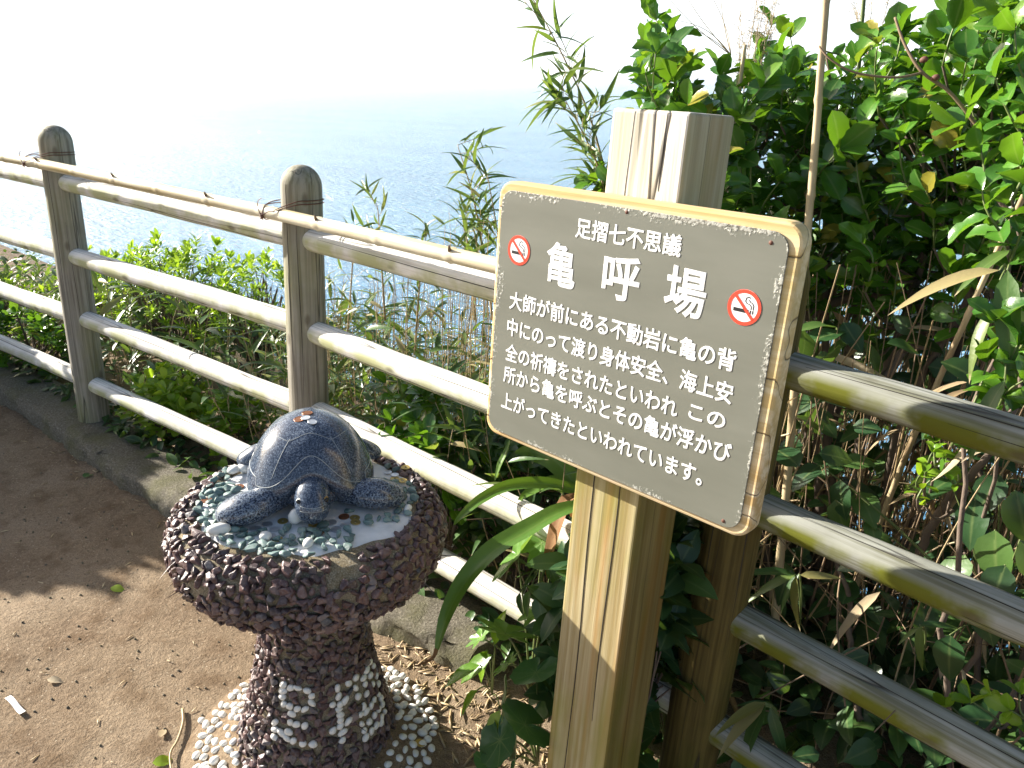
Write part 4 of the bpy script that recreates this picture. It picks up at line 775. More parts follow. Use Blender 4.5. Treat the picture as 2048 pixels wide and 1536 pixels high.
# --- dry thicket: nobody could count these stalks
mbS, mbL = MB(), MB()
for i in range(900):
    x = rng.uniform(0.95, 3.3); y = 0.30 + 1.6 * rng.random() ** 0.8; b = np.array([x, y, gz((x, y))]); h = rng.uniform(0.9, 1.9) - 0.25 * max(0, 1.5 - x); t = b + [rng.normal(0, 0.16), rng.normal(0, 0.14), h]
    px, py, d = prj(t)
    lim = (455 if px > 1480 else 560) + abs(rng.normal(0, 70))
    if py < lim: h -= (lim - py) * d / FPX / 0.93; t = b + [rng.normal(0, 0.1), rng.normal(0, 0.1), h]
    if h < 0.3: continue
    p = bez(b, t, rng.normal(size=3) * 0.05, 9); V, F, uv = tube(p, np.linspace(1, 0.45, 9) * rng.uniform(0.0014, 0.0046), 5, False); mbS.add(V, F, int(rng.random() < 0.45), rng.random())
for i in range(700):
    x = rng.uniform(0.95, 3.2); y = rng.uniform(0.2, 1.8); b = np.array([x, y, gz((x, y)) + rng.uniform(0, 0.7)]); d = nrm(rng.normal(size=3) * [1, 1, 0.7]); p = bez(b, b + d * rng.uniform(0.2, 0.6), rng.normal(size=3) * 0.03, 6); V, F, uv = tube(p, rng.uniform(0.001, 0.0028), 4, False); mbS.add(V, F, int(rng.random() < 0.5), rng.random())
n = 900; pos = np.stack([rng.uniform(0.95, 3.3, n), rng.uniform(0.2, 1.9, n), rng.uniform(-0.1, 1.0, n)], -1); pos[:, 2] += ground_z(pos[:, 0], pos[:, 1]) + 0.08
mbL.inst(L_SASA, basis(nrm(rng.normal(size=(n, 3)) * [1, 1, 0.6] - [0, 0, 0.5]), nrm(rng.normal(size=(n, 3)) * 0.5 + [0, 0, 1]), rng.uniform(0.08, 0.2, n)), pos)
o = mbS.build('dry_bamboo_thicket', [MAT['stem_tan'], MAT['twig']]); tag(o, 'tangle of dry tan stalks behind the right fence rails', 'thicket', kind='stuff'); mbL.build('dead_leaves', MAT['lf_dry'], o)
# --- dark leaves deep in the undergrowth
mbL = MB(); n = 3600; pos = np.stack([rng.uniform(0.7, 3.6, n), rng.uniform(0.25, 2.3, n), rng.uniform(0, 1.0, n)], -1); pos[:, 2] = pos[:, 2] ** 1.1 * np.interp(pos[:, 0], [0.7, 1.0, 1.5, 3.6], [0.35, 0.7, 1.15, 1.4]) - 0.05; pos[:, 2] += np.minimum(ground_z(pos[:, 0], pos[:, 1]) * 0.5, 0)
keepm = rng.random(n) < np.clip((pos[:, 1] - 0.2) * 1.3 + 0.5, 0, 1); pos = pos[keepm]; q = np.stack([rng.uniform(0.9, 2.9, 1700), rng.uniform(0.9, 2.3, 1700), rng.uniform(0.55, 1.42, 1700)], -1); pos = np.concatenate([pos, q]); n = len(pos)
mbL.inst(L_BROAD, basis(nrm(rng.normal(size=(n, 3)) * [1, 1, 0.5]), nrm(rng.normal(size=(n, 3)) * 0.5 + [-0.2, -0.4, 1]), rng.uniform(0.05, 0.12, n)), pos)
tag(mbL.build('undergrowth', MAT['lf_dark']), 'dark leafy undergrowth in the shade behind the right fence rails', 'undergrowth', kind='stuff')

# --- leafy bamboo beside the sign
def bamboo(label, canes, nl, ln, grp='leafy bamboo canes beside the sign', w=L_SASA):
    b = np.asarray(canes[0][0]); root = tag(empty('leafy_bamboo', b), label, 'bamboo', grp)
    for p in canes:
        P = spline(p, 26); mb = MB(); V, F, uv = tube(P - b, np.linspace(0.0048, 0.0012, 26), 6); mb.add(V, F, 0, 0.5); mb.build('culm', MAT['stem_tan'], root)
    mbL, mbS = MB(), MB()
    for p in canes:
        P = spline(p, 26)
        for t in np.linspace(0.22, 1.0, nl):
            q = P[int(t * 25)]; tg = nrm(P[min(int(t * 25) + 1, 25)] - P[max(int(t * 25) - 1, 0)])
            d = nrm(tg * 0.8 + rng.normal(size=3) * 0.55 + [0, 0, 0.1]); L = rng.uniform(0.03, 0.10); tw_ = bez(q, q + d * L, rng.normal(size=3) * 0.006, 6); V, F, uv = tube(tw_ - b, 0.0012, 4); mbS.add(V, F, 0, 0.6)
            k = int(rng.integers(3, 6)); leafy(mbL, tw_ - b, k, ln, w, 0.3, 1, 38, 0.3, r0=0.5)
    mbL.build('foliage', MAT['lf_sasa'], root); mbS.build('twigs', MAT['stem_tan'], root)
bamboo('tall leafy bamboo cane arching over the sea left of the sign post', [[at(1245, 560, 2.5), at(1222, 400, 2.5), at(1180, 235, 2.45), at(1120, 100, 2.4), at(1045, -40, 2.35)], [at(1225, 470, 2.5), at(1195, 330, 2.45), at(1128, 195, 2.35)]], 21, 0.125)
bamboo('shorter leafy bamboo tuft just left of the board top corner', [[at(985, 640, 2.75), at(970, 520, 2.75), at(945, 390, 2.7), at(915, 290, 2.65)], [at(1010, 640, 2.7), at(1000, 500, 2.7), at(975, 350, 2.65)], [at(950, 640, 2.8), at(940, 520, 2.8), at(925, 440, 2.75)]], 11, 0.115)
bamboo('leafy bamboo stem growing behind the middle rails right of the round post', [[at(690, 720, 3.2), at(700, 600, 3.15), at(705, 500, 3.1), at(690, 470, 3.1)], [at(770, 640, 3.2), at(760, 480, 3.1), at(755, 410, 3.1)], [at(830, 700, 3.1), at(840, 560, 3.0), at(850, 480, 3.0)]], 8, 0.10)
# --- seed head and bare stalks against the sky
def stalks(label, base, tips_, r, tuft=0):
    b = np.asarray(base); mb = MB()
    for t_ in tips_:
        t_ = np.asarray(t_); p = bez(b, t_, rng.normal(size=3) * 0.015, 9); V, F, uv = tube(p - b, np.linspace(r, r * 0.4, 9), 5); mb.add(V, F, 0, rng.uniform(0, 1))
        for _ in range(tuft):
            q = p[rng.integers(4, 9)]; e = q + nrm(rng.normal(size=3) + [0, 0, 0.4]) * rng.uniform(0.015, 0.045); V, F, uv = tube(bez(q, e, rng.normal(size=3) * 0.008, 5) - b, 0.0006, 4, False); mb.add(V, F, 0, rng.uniform(0.6, 1))
    return tag(mb.build('dry_grass_plume', MAT['stem_tan'], None, b), label, 'dry grass', 'dry grass plumes')
stalks('fluffy pale dry seed head standing against the white sky', at(1478, 260, 2.5), [at(rng.uniform(1470, 1560), rng.uniform(-60, 60), rng.uniform(2.4, 2.6)) for _ in range(14)], 0.0018, 26)
stalks('bare reddish stalks leaning left against the white sky', at(1462, 110, 2.55), [at(1325, -20, 2.5), at(1360, -30, 2.5), at(1405, -40, 2.55), at(1382, 55, 2.5), at(1440, -60, 2.5), at(1350, 40, 2.5)], 0.0016, 0)
stalks('dry plume with beige tufts above the shrub at the far right', at(1745, 130, 2.6), [at(rng.uniform(1700, 1800), rng.uniform(-80, 20), rng.uniform(2.5, 2.7)) for _ in range(9)], 0.0016, 14)

# --- bamboo grass and ground cover behind the left fence
SK2 = ([-600, -200, 0, 90, 160, 230, 330, 430, 520, 600, 660, 720, 800, 880, 960, 1010, 1100, 1250], [420, 480, 530, 545, 560, 545, 560, 590, 610, 630, 600, 590, 590, 590, 590, 590, 610, 590])
mbL, mbS = MB(), MB(); cnt = 0
while cnt < 980:
    x = rng.uniform(-5.5, 1.35) if rng.random() < 0.7 else rng.uniform(-0.6, 1.3); y = 0.14 + rng.random() ** 1.4 * 2.6; b = np.array([x, y, gz((x, y))]); h = rng.uniform(0.28, 0.8); px, py, d = prj(b + [0, 0, h])
    lim = np.interp(px, *SK2) + rng.uniform(-15, 45)
    if py < lim: h -= (lim - py) * d / FPX / 0.93
    if h < 0.12: 
        if rng.random() < 0.2: cnt += 1
        continue
    cnt += 1; t = b + [rng.normal(0, 0.10) , rng.normal(-0.03, 0.09), h]; p = bez(b, t, rng.normal(size=3) * 0.03, 8); V, F, uv = tube(p, np.linspace(0.0026, 0.001, 8), 5, False); mbS.add(V, F, 0, rng.random())
    leafy(mbL, p, int(rng.integers(6, 12)), rng.uniform(0.10, 0.17), L_SASAW if rng.random() < 0.6 else L_SASA, 0.3, 1.0, 58, 0.35, r0=np.clip(rng.normal(0.4, 0.2), 0, 0.95))
o = mbL.build('bamboo_grass', MAT['lf_sasa']); tag(o, 'dense dwarf bamboo grass covering the cliff edge behind the left fence', 'bamboo grass', kind='stuff'); mbS.build('stems', MAT['stem_tan'], o)
mbS = MB(); mbL = MB(); c_ = 0
SK3 = ([560, 640, 720, 800, 900, 980, 1080], [640, 560, 520, 510, 470, 400, 330])
for i in range(330):
    x = rng.uniform(-0.9, 1.25); y = rng.uniform(0.25, 1.7); b = np.array([x, y, gz((x, y))]); px, py, d = prj(b + [0, 0, 1.0]); lim = np.interp(px, *SK3) + abs(rng.normal(0, 60)); h = 1.0 - (lim - py) * d / FPX / 0.93
    if h < 0.2 or px < 600: continue
    h = min(h, 1.15); p = bez(b, b + [rng.normal(0, 0.06), rng.normal(0, 0.06), h], rng.normal(size=3) * 0.025, 8); V, F, uv = tube(p, np.linspace(0.0024, 0.0009, 8), 5, False); mbS.add(V, F, 0, rng.uniform(0.2, 1))
    for _ in range(4):
        q = p[rng.integers(3, 8)]; e = q + nrm(rng.normal(size=3) + [0, 0, 0.6]) * rng.uniform(0.03, 0.1); V, F, uv = tube(bez(q, e, [0, 0, 0], 4), 0.0007, 4, False); mbS.add(V, F, 0, rng.uniform(0.4, 1))
    if rng.random() < 0.7: leafy(mbL, p, int(rng.integers(2, 6)), 0.09, L_SASA, 0.35, 1, 50, 0.4, r0=0.7)
o = mbS.build('dry_grass', MAT['stem_tan']); tag(o, 'thin dry tan grass stalks with the sea showing through them', 'dry grass', kind='stuff'); mbL.build('blades', MAT['lf_sasa'], o)
mbL = MB(); n = 3000; x = rng.uniform(-5.0, 1.3, n); y = np.where(x < 0.8, kerb_front(x) + 0.17, 0.0) + rng.random(n) ** 1.6 * 1.5; z = ground_z(x, y) + rng.uniform(0.01, 0.22, n) * np.clip((y - 0.0) * 5, 0.15, 1) + np.where(y < 0.04, 0.075, 0)
pos = np.stack([x, y, z], -1); d = nrm(rng.normal(size=(n, 3)) * [1, 1, 0.35] + [0, -0.5, 0]); mbL.inst(L_SMALL, basis(d, nrm(rng.normal(size=(n, 3)) * 0.4 + [-0.2, -0.2, 1]), rng.uniform(0.035, 0.085, n)), pos)
n = 1500; x = rng.uniform(0.9, 3.2, n); y = -0.16 + rng.random(n) * 0.95; z = ground_z(x, y) + rng.uniform(0.01, 0.30, n) * np.clip((y + 0.12) * 3, 0.1, 1)
keepm = (y > 0.02) | (x > 1.3); x, y, z = x[keepm], y[keepm], z[keepm]; n = len(x)
mbL.inst(L_BROAD, basis(nrm(rng.normal(size=(n, 3)) * [1, 1, 0.35] + [0, -0.5, 0]), nrm(rng.normal(size=(n, 3)) * 0.4 + [-0.2, -0.2, 1]), rng.uniform(0.05, 0.11, n)), np.stack([x, y, z], -1))
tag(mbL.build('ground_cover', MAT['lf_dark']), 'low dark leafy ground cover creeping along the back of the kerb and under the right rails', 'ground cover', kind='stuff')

# --- bushes behind the left fence
def bush(name, label, centre, rx, ry, rz, nros, size, T, mat, nl=12, grp=None, spread=60, r0=0.5, up=0.9):
    c = np.array(centre); b = np.array([c[0], c[1], gz(c)]); root = tag(empty(name, b), label, 'bush', grp); mbL, mbS = MB(), MB()
    for i in range(nros):
        d = nrm(rng.normal(size=3) + [0, 0, 0.35]); rad = rng.uniform(0.55, 1.0) ** 0.6; tip = c + d * np.array([rx, ry, rz]) * rad + rng.normal(size=3) * 0.03
        if tip[2] < b[2] + 0.03: continue
        dir_ = nrm(d * 0.6 + [0, 0, up] + rng.normal(size=3) * 0.25); st = tip - dir_ * rng.uniform(0.05, 0.12); V, F, uv = tube(bez(b + (st - b) * 0.35, st, rng.normal(size=3) * 0.02, 6) - b, np.linspace(0.004, 0.002, 6), 5, False); mbS.add(V, F)
        p = bez(st, tip, [0, 0, 0], 5); leafy(mbL, p - b, nl, size * rng.uniform(0.75, 1.1), T, 0.35, 1.0, spread, 0.22, rosette=nl // 2, r0=np.clip(rng.normal(r0, 0.15), 0, 1))
    for _ in range(7): V, F, uv = tube(bez(np.zeros(3), (c - b) + rng.normal(size=3) * [rx, ry, rz] * 0.4, rng.normal(size=3) * 0.03, 8), np.linspace(0.010, 0.003, 8), 6, False); mbS.add(V, F)
    mbS.build('branches', MAT['bark'], root); mbL.build('foliage', mat, root); return root
G_ = 'light green bushes at the cliff edge'
bush('rosette_bush', 'largest light green bush against the sea between the two round posts', at(350, 590, 4.4), 0.52, 0.42, 0.30, 170, 0.062, L_ROS, MAT['lf_bright'], 14, G_, 58, 0.62)
bush('rosette_bush', 'light green bush touching the left side of the nearer round post', at(505, 600, 4.1), 0.24, 0.25, 0.24, 62, 0.056, L_ROS, MAT['lf_bright'], 14, G_, 58, 0.7)
bush('rosette_bush', 'light green bush low behind the farther left round post', at(215, 590, 4.7), 0.35, 0.35, 0.27, 80, 0.06, L_ROS, MAT['lf_bright'], 13, G_, 58, 0.45)
bush('rosette_bush', 'darker green bush at the left edge beyond the fence rails', at(20, 640, 5.0), 0.6, 0.45, 0.30, 110, 0.065, L_ROS, MAT['lf_bright'], 12, G_, 60, 0.2)
bush('broadleaf_bush', 'bright glossy yellow green bush at the fence foot under the lowest rails', at(340, 800, 3.5), 0.20, 0.14, 0.14, 54, 0.062, L_SHRUB, MAT['lf_bright'], 9, 'low bushes at the fence foot', 60, 0.85)
bush('broadleaf_bush', 'low shaded green bush at the fence foot behind the turtle', at(470, 850, 3.3), 0.16, 0.13, 0.11, 30, 0.055, L_SHRUB, MAT['lf_bright'], 9, 'low bushes at the fence foot', 60, 0.3)
bush('broadleaf_bush', 'green bush low behind the rails left of the farther post', at(60, 690, 4.2), 0.35, 0.2, 0.2, 60, 0.06, L_SHRUB, MAT['lf_shrub'], 9, 'low bushes at the fence foot', 60, 0.6)
bush('broadleaf_bush', 'dark glossy bush under the rails right of the turtle', at(900, 905, 2.55), 0.34, 0.2, 0.22, 70, 0.07, L_SHRUB, MAT['lf_shrub'], 8, 'low bushes at the fence foot', 62, 0.5)
bush('broadleaf_bush', 'dark green bush behind the post under the notice board', at(1060, 990, 2.45), 0.3, 0.2, 0.24, 60, 0.075, L_BROAD, MAT['lf_dark'], 8, 'low bushes at the fence foot', 62, 0.6)
bush('added_shade_bush', 'dark leafy bush added behind the sign post to shade the round post and right rails', (1.36, -0.17, 0.42), 0.13, 0.10, 0.40, 90, 0.10, L_BROAD, MAT['lf_dark'], 8, None, 62, 0.5)  # added mostly out of sight to keep sun off the round post and rails
bush('unseen_shade_hedge', 'dense round hedge bush added out of view at far left to shade the dirt path', (-3.25, -1.02, 0.42), 0.6, 0.68, 0.55, 1700, 0.10, L_BROAD, MAT['lf_shrub'], 10, None, 60, 0.5)  # out of view; stands in for the unknown caster of the path's shade

# --- strap leaved lily behind the sign post
def ribbon(path, widths, fold=0.3, n=26, rnd=0.5, roll=0.0):
    P = spline(path, n); t = np.linspace(0, 1, n); wd = np.interp(t, np.linspace(0, 1, len(widths)), widths); T = nrm(np.gradient(P, axis=0)); V = []
    vd = nrm(CAM - P); V = []
    for i in range(n):
        w_ = vd[i] * 0.8 + np.array([-0.15, -0.1, 0.55]); u = nrm(w_ - T[i] * (T[i] @ w_)); y = np.cross(u, T[i]); a = roll; y2 = y * math.cos(a) + u * math.sin(a); u2 = np.cross(T[i], y2)
        for s in (-1, -0.5, 0, 0.5, 1): V.append(P[i] + y2 * wd[i] * 0.5 * s + u2 * fold * abs(s) * wd[i] * 0.5)
    uv = np.stack([np.repeat(t * 0.85, 5), np.tile([-1, -0.5, 0, 0.5, 1], n)], -1); return np.array(V), [grid(n, 5)], uv
lb = at(1180, 1075, 2.0); lily = tag(empty('strap_leaf_lily', lb), 'lily with long arching strap leaves between the turtle and the sign post', 'plant')
for pth, wd, mt, rl in (([(1175, 1010, 1.92), (1120, 1025, 1.9), (1050, 1065, 1.86), (985, 1105, 1.8), (930, 1165, 1.76), (893, 1235, 1.74), (874, 1300, 1.74)], [0.03, 0.05, 0.06, 0.058, 0.05, 0.036, 0.010], 'lf_strap', 0.35),
                    ([(874, 1298, 1.74), (866, 1316, 1.74), (845, 1328, 1.74), (826, 1333, 1.75)], [0.012, 0.009, 0.006, 0.002], 'lf_brown', 0.3),
                    ([(1165, 985, 2.05), (1090, 968, 2.05), (1020, 973, 2.02), (965, 998, 1.97), (925, 1030, 1.94), (908, 1050, 1.93)], [0.03, 0.036, 0.036, 0.03, 0.018, 0.004], 'lf_strap', 0.1),
                    ([(1165, 990, 2.1), (1110, 965, 2.12), (1060, 985, 2.1), (1035, 1005, 2.08)], [0.03, 0.04, 0.03, 0.004], 'lf_strap', 0.2),
                    ([(1175, 1010, 2.1), (1120, 930, 2.15), (1070, 905, 2.2), (1030, 905, 2.2)], [0.04, 0.06, 0.055, 0.006], 'lf_strap', -0.3),
                    ([(1150, 1040, 2.0), (1140, 1000, 1.98), (1120, 1040, 1.95), (1100, 1110, 1.95), (1092, 1150, 1.95)], [0.02, 0.05, 0.05, 0.035, 0.005], 'lf_brown', 0.6),
                    ([(1020, 880, 2.2), (1012, 905, 2.2), (1000, 930, 2.2), (990, 960, 2.2)], [0.006, 0.02, 0.02, 0.003], 'lf_strap', 0.5)):
    mb = MB(); P = [at(*q) for q in pth]; V, F, uv = ribbon(P, wd, 0.35, 28, roll=rl); mb.add(V - lb, F, 0, rng.uniform(0.3, 0.9), uv); o = mb.build('leaf' if mt == 'lf_strap' else 'withered_leaf', MAT[mt], lily)

# --- round and lobed leaves at the foot of the sign
def disc_leaf(lobes=0, depth=0.0, notch=0.8, k=44, cup=0.12):
    a = np.linspace(-PI, PI, k, endpoint=False) ; r = np.ones(k)
    if lobes: r = 1 - depth * (0.5 - 0.5 * np.cos(a * lobes)) ** 1.0
    else: r = 1 + 0.035 * np.sin(a * 11)
    r = r * (1 - notch * np.exp(-((np.abs(a) - PI) / 0.17) ** 2)); V = [[0, 0, 0]]; uv = [[0, 0]]
    for q in (0.35, 0.7, 1.0):
        for j in range(k): V.append([r[j] * q * math.cos(a[j]), r[j] * q * math.sin(a[j]), cup * q * q + 0.03 * math.sin(a[j] * 5) * q * q]); uv.append([q * 0.7, abs(math.sin(a[j] * 4.5)) * q])
    j = np.arange(k); j2 = (j + 1) % k; F3 = np.stack([np.zeros(k, int), 1 + j, 1 + j2], -1); F4 = np.concatenate([np.stack([1 + q * k + j, 1 + (q + 1) * k + j, 1 + (q + 1) * k + j2, 1 + q * k + j2], -1) for q in (0, 1)]); return np.array(V), [F3, F4], np.array(uv)
D_ROUND, D_LOBE = disc_leaf(), disc_leaf(7, 0.45, 0.5)
def leafplant(name, label, base, leaves, T, mat, cat='plant'):
    b = np.asarray(base); root = tag(empty(name, b), label, cat)
    for (px, py, d, s, tx, ty) in leaves:
        p = at(px, py, d); mb = MB(); up = nrm(np.array([-0.35 + tx, -0.5 + ty, 0.75])); x = nrm((p - b) * [1, 1, 0.2] + rng.normal(size=3) * 0.15); mb.inst(T, basis(x[None], up[None], np.array([s])), (p - b)[None]); lf = mb.build('leaf', mat, root)
        mb = MB(); V, F, uv = tube(bez(np.zeros(3), p - b, [0, 0, 0.03], 8), np.linspace(0.0035, 0.002, 8), 6); mb.add(V, F); mb.build('stalk', MAT['stem_green'], lf)
    return root
leafplant('round_leaf_plant', 'plant with big round dark green leaves at the foot of the sign post', onz(1075, 1530, -0.07), [(1072, 1345, 1.78, 0.058, 0.1, 0.05), (1012, 1400, 1.80, 0.055, -0.25, -0.2), (1050, 1450, 1.74, 0.066, 0.05, -0.1), (1000, 1480, 1.82, 0.062, -0.3, 0.1), (1085, 1400, 1.84, 0.045, 0.2, 0.1), (1030, 1520, 1.76, 0.055, -0.1, -0.3), (975, 1530, 1.84, 0.04, -0.2, 0.0)], D_ROUND, MAT['lf_round'])
leafplant('lobed_leaf_plant', 'plant with pale veined lobed leaves between kerb and sign post', onz(1060, 1380, -0.06), [(1035, 1110, 1.98, 0.095, 0, -0.2), (1085, 1085, 2.02, 0.075, 0.1, 0.0), (1010, 1268, 1.88, 0.080, -0.1, -0.15), (1075, 1225, 1.95, 0.055, 0.2, 0), (962, 1275, 1.98, 0.045, -0.2, 0.1), (1015, 1330, 1.9, 0.045, 0.1, -0.2), (1100, 1150, 2.0, 0.06, 0.2, 0.1)], D_LOBE, MAT['lf_lobe'])
def sprayplant(name, label, base, sprays, T, mat, size, cat='plant', grp=None, part='leaf'):
    b = np.asarray(base); root = tag(empty(name, b), label, cat, grp)
    for (px, py, d, ang, s) in sprays:
        p = at(px, py, d); mb = MB(); dir2 = RC.T @ np.array([math.cos(math.radians(ang)), -math.sin(math.radians(ang)), rng.uniform(-0.35, 0.1)]); mb.inst(T, basis(nrm(dir2)[None], nrm(np.array([-0.3, -0.5, 0.8]) + rng.normal(size=3) * 0.15)[None], np.array([s * size])), (p - b)[None]); mb.build(part, mat, root)
    mb = MB()
    for (px, py, d, ang, s) in sprays: V, F, uv = tube(bez(np.zeros(3), at(px, py, d) - b, [0, 0, 0.02], 6), 0.0018, 5); mb.add(V, F)
    mb.build('stem', MAT['stem_green'], root); return root
sprayplant('pointed_leaf_plant', 'small plant with pointed bright leaves at the end of the kerb', onz(985, 1390, -0.06), [(985, 1310, 1.93, 215, 1.0), (960, 1330, 1.92, 200, 0.9), (975, 1300, 1.95, 250, 0.8), (990, 1290, 1.95, 80, 0.8), (955, 1380, 1.9, 230, 0.7), (1000, 1420, 1.86, 250, 0.8)], L_SMALL, MAT['lf_bright'], 0.11)
sprayplant('hanging_vine', 'vine with dark drooping oval leaves left of the sign post', at(1100, 1110, 1.95), [(1085, 1160, 1.9, 265, 1.0), (1060, 1180, 1.9, 255, 0.9), (1075, 1190, 1.88, 280, 1.1), (1040, 1185, 1.92, 270, 0.8), (1095, 1130, 1.92, 300, 0.8), (1100, 1200, 1.9, 260, 0.7), (1068, 1150, 1.93, 230, 0.7)], L_SMALL, MAT['lf_dark'], 0.075)
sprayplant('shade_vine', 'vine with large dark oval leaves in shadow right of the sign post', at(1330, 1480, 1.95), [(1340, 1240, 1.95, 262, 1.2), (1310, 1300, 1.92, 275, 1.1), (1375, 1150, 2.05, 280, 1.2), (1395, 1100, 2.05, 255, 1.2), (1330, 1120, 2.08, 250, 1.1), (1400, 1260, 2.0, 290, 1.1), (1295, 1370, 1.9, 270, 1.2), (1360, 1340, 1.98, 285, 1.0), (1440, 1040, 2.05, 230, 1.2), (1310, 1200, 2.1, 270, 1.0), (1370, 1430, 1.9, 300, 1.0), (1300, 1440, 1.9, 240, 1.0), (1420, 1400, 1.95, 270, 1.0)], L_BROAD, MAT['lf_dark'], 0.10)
GB = 'bamboo sprigs under the right rails'
sprayplant('bamboo_sprig', 'bamboo sprig fanning five long leaves at the bottom right of the post', at(1560, 1460, 1.85), [(1530, 1405, 1.72, 195, 1.05), (1530, 1408, 1.72, 212, 1.2), (1532, 1412, 1.72, 242, 1.35), (1540, 1415, 1.74, 285, 1.1), (1538, 1408, 1.76, 170, 0.6)], L_SASAW, MAT['lf_sasa'], 0.125, 'bamboo sprig', GB)
sprayplant('bamboo_sprig', 'dark bamboo sprig with spreading leaves between the lower right rails', at(1600, 1250, 2.0), [(1590, 1150, 1.85, 165, 1.2), (1590, 1150, 1.85, 200, 1.1), (1592, 1152, 1.85, 255, 1.0), (1600, 1150, 1.86, 5, 0.8), (1598, 1148, 1.88, 235, 0.9)], L_SASAW, MAT['lf_sasa'], 0.12, 'bamboo sprig', GB)
sprayplant('bamboo_sprig', 'bamboo leaves with one hanging down beneath the middle right rail', at(1850, 1300, 1.75), [(1840, 1250, 1.6, 5, 0.8), (1842, 1252, 1.6, 265, 0.9), (1838, 1255, 1.62, 210, 0.5)], L_SASAW, MAT['lf_sasa'], 0.11, 'bamboo sprig', GB)
sprayplant('bamboo_sprig', 'large bamboo leaves with dried tips hanging over the upper right rail', at(2010, 560, 1.6), [(2000, 540, 1.45, 188, 1.5), (2015, 540, 1.42, 262, 1.6), (1985, 620, 1.45, 240, 1.0), (2010, 760, 1.4, 232, 1.2), (2020, 500, 1.5, 205, 1.0), (2000, 560, 1.5, 300, 1.2)], L_SASAW, MAT['lf_sasa'], 0.135, 'bamboo sprig', GB)
lv = [(1950, 1000, 1.75, 250, 1.1), (1990, 1060, 1.7, 265, 1.3), (1930, 1110, 1.75, 230, 1.2), (2030, 980, 1.65, 280, 1.2), (2010, 1130, 1.65, 250, 1.1), (1960, 1180, 1.68, 275, 1.2), (1900, 960, 1.85, 200, 1.0), (2040, 1080, 1.6, 300, 1.1), (1900, 1270, 1.65, 265, 1.0), (1680, 960, 2.0, 265, 1.0), (1640, 930, 2.05, 210, 1.0), (1670, 1000, 2.0, 285, 0.9), (2000, 950, 1.75, 230, 1.1)]
sprayplant('broad_leaf_vine', 'vine with broad heart shaped dark leaves at the right edge under the top rail', at(1980, 1250, 1.85), lv, L_BROAD, MAT['lf_dark'], 0.10)
# crooked dark branches low in the thicket
for label, pth, r in (('crooked dark branch lying across the thicket above the upper right rail', [(1590, 640, 2.3), (1690, 600, 2.35), (1760, 590, 2.3), (1850, 580, 2.3), (1990, 520, 2.2)], 0.016), ('forked dark branch rising behind the upper right rail', [(1770, 760, 2.1), (1810, 700, 2.1), (1860, 690, 2.05), (1930, 660, 2.0)], 0.013), ('slanting dark branch behind the middle right rail', [(1830, 1130, 2.0), (1880, 1020, 1.95), (1960, 930, 1.9), (2040, 850, 1.9)], 0.012), ('dark leaning stem low in the shade under the right rails', [(1720, 1440, 1.9), (1700, 1300, 2.0), (1690, 1180, 2.05), (1650, 1080, 2.1)], 0.009)):
    P = spline([at(*q) for q in pth], 20); mb = MB(); V, F, uv = tube(P + rng.normal(size=P.shape) * 0.003, np.linspace(r, r * 0.6, 20), 8); mb.add(V, F); tag(mb.build('fallen_branch', MAT['bark']), label, 'branch', 'dark branches in the thicket')

tb = at(1960, 260, 1.72); tw_o = tag(empty('bare_twig', tb), 'bare forked twig with two round brown buds in front of the shrub', 'twig'); mb = MB()
for pth, r in (([(1960, 260, 1.72), (1900, 185, 1.72), (1845, 145, 1.72), (1810, 90, 1.73), (1790, 35, 1.74)], 0.0042), ([(1845, 145, 1.72), (1790, 155, 1.71), (1710, 145, 1.72), (1660, 118, 1.73), (1638, 92, 1.74)], 0.0028)):
    P = spline([at(*q) for q in pth], 24); V, F, uv = tube(P - tb, np.linspace(r, r * 0.7, 24), 7); mb.add(V, F)
mb.build('stem', MAT['twig'], tw_o)
for px, py in ((1847, 119), (1870, 155)): mb = MB(); mb.inst(PEB[1], basis(np.array([[1.0, 0, 0.3]]), np.array([[0, -1.0, 0]]), np.array([0.0095])), (at(px, py, 1.71) - tb)[None]); mb.build('bud', MAT['wire'], tw_o)

# ------------------------------------------------------------------ litter on the path
def flat_leaf(px, py, label, s, mat, ang, T=L_SMALL, rnd=0.6):
    p = onz(px, py, -0.078); p[2] = gz(p) + 0.006; mb = MB(); mb.inst(T, basis(np.array([[math.cos(ang), math.sin(ang), 0.05]]), np.array([[0.15, -0.1, 1.0]]), np.array([s])), np.zeros((1, 3)), [rnd]); tag(mb.build('fallen_leaf', MAT[mat], None, p), label, 'leaf', 'fallen leaves on the path')
flat_leaf(168, 955, 'small dark green leaf lying on the shaded dirt path', 0.058, 'lf_round', 2.1, L_BROAD)
flat_leaf(222, 1178, 'pale yellow green leaf on the sunlit dirt path', 0.05, 'lf_bright', 0.5, L_BROAD, 1.0)
flat_leaf(95, 1362, 'curled straw coloured leaf on the dirt path near the left edge', 0.045, 'lf_dry', 0.6, L_SMALL, 1.0)
flat_leaf(305, 1528, 'light green leaf at the bottom edge of the dirt path', 0.05, 'lf_bright', 1.0, L_BROAD, 0.8)
flat_leaf(322, 1478, 'pinkish dry leaf beside the bent stalk on the path', 0.035, 'lf_dry', 2.4, L_BROAD, 0.6)
p = onz(32, 1412, -0.076); q = onz(18, 1396, -0.076); mb = MB(); d = nrm(np.array([-0.1, 1, 0])); V = []
a = onz(16, 1397, -0.074); b = onz(46, 1428, -0.074); c_ = nrm(b - a); s_ = np.array([-c_[1], c_[0], 0]) * 0.0075
for t in np.linspace(0, 1, 6): V += [list((a * (1 - t) + b * t) - s_ - p + [0, 0, 0.006 + 0.004 * math.sin(t * 6)]), list((a * (1 - t) + b * t) + s_ - p + [0, 0, 0.006 + 0.004 * math.sin(t * 6)])]
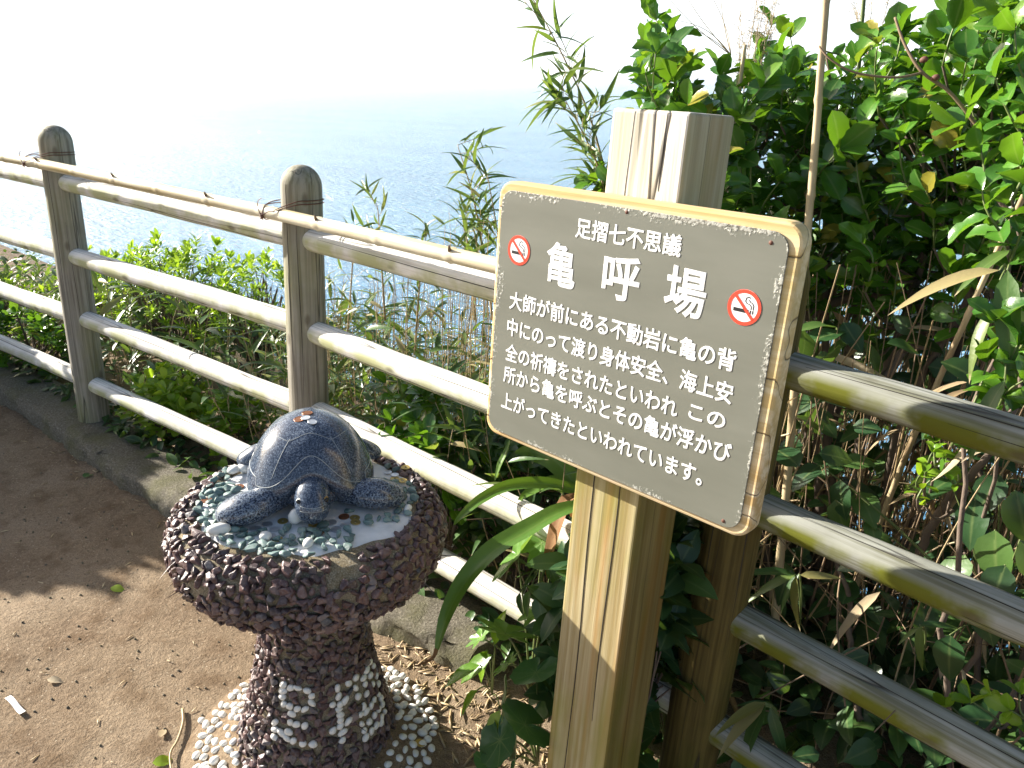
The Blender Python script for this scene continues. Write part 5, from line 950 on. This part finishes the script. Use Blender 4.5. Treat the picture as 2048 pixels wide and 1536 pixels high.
mb.add(V, grid(6, 2)); tag(mb.build('paper_scrap', MAT['paper'], None, p), 'narrow white paper scrap on the dirt path at the left edge', 'paper')
P = [onz(*q, -0.07) for q in ((365, 1418), (366, 1445), (355, 1480), (340, 1510), (346, 1560))]; mb = MB(); V, F, uv = tube(spline(P, 20) - P[0], np.linspace(0.004, 0.0025, 20), 6); mb.add(V, F, 0, 0.6); tag(mb.build('dry_stalk', MAT['stem_tan'], None, P[0]), 'bent dry stalk on the path left of the pedestal', 'twig')
P = [onz(*q, -0.072) for q in ((178, 906), (205, 921))]; mb = MB(); V, F, uv = tube([P[0] * 0, (P[1] - P[0]) * 0.5 + [0, 0, 0.002], P[1] - P[0]], [0.005, 0.006, 0.003], 6); mb.add(V, F, 0, 1.0); tag(mb.build('wood_chip', MAT['stem_tan'], None, P[0]), 'pale splinter of wood lying along the kerb foot', 'twig')
mb = MB(); CH = tube(np.array([[0, 0, 0], [0.5, 0, 0.03], [1, 0, 0]]), np.array([0.06, 0.09, 0.03]), 5)
def chips(n, fx, fy, s, keepf=None):
    x = fx(n); y = fy(n); z = ground_z(x, y) + 0.003; a = rng.uniform(0, 2 * PI, n); d = np.stack([np.cos(a), np.sin(a), rng.normal(0, 0.08, n)], -1)
    mb.inst((CH[0] * [1, 1, 0.5], CH[1], CH[2]), basis(d, np.tile([[0, 0, 1.0]], (n, 1)), rng.uniform(s[0], s[1], n) ), np.stack([x, y, z], -1))
chips(520, lambda n: rng.uniform(0.55, 1.25, n), lambda n: rng.normal(-0.22, 0.12, n), (0.012, 0.05))
chips(320, lambda n: rng.uniform(-2.8, 1.6, n), lambda n: rng.uniform(-1.7, -0.3, n), (0.006, 0.028))
chips(120, lambda n: rng.uniform(-2.2, 0.3, n), lambda n: kerb_front(rng.uniform(-2.2, 0.3, n)) - abs(rng.normal(0, 0.05, n)), (0.01, 0.04))
tag(mb.build('litter', MAT['stem_tan']), 'scattered straw and wood chips lying on the dirt', 'litter', kind='stuff')
mb = MB(); n = 700; x = rng.uniform(-2.6, 1.5, n); y = rng.uniform(-1.6, -0.27, n); mb.inst(PEB[0], basis(nrm(rng.normal(size=(n, 3))), nrm(rng.normal(size=(n, 3))), rng.uniform(0.0015, 0.005, n)), np.stack([x, y, ground_z(x, y) + 0.001], -1))
tag(mb.build('gravel', MAT['kerb']), 'tiny grit trodden into the dirt path', 'gravel', kind='stuff')
# ------------------------------------------------------------------ lean everything that stands on the site
bpy.context.view_layer.update()
for o in list(col.objects):
    if o.parent is None and o.type in ('MESH', 'EMPTY') and o.name != 'sea': o.matrix_world = G @ o.matrix_world

# ------------------------------------------------------------------ sea haze
hz = bpy.data.meshes.new('haze'); bmz = bmesh.new(); bmesh.ops.create_cube(bmz, size=1); bmz.to_mesh(hz); bmz.free(); ho = bpy.data.objects.new('haze', hz); col.objects.link(ho)
ho.scale = (188000, 188000, 90); ho.location = (0, 0, -36.5); ho['kind'] = 'stuff'
hm = bpy.data.materials.new('haze'); hm.use_nodes = True; ht = hm.node_tree; ht.nodes.remove(ht.nodes['Principled BSDF']); pv = ht.nodes.new('ShaderNodeVolumePrincipled'); pv.inputs['Color'].default_value = (0.93, 0.975, 1, 1); pv.inputs['Density'].default_value = 1 / 17000; pv.inputs['Anisotropy'].default_value = 0.3
ht.links.new(pv.outputs[0], ht.nodes['Material Output'].inputs['Volume']); hz.materials.append(hm)
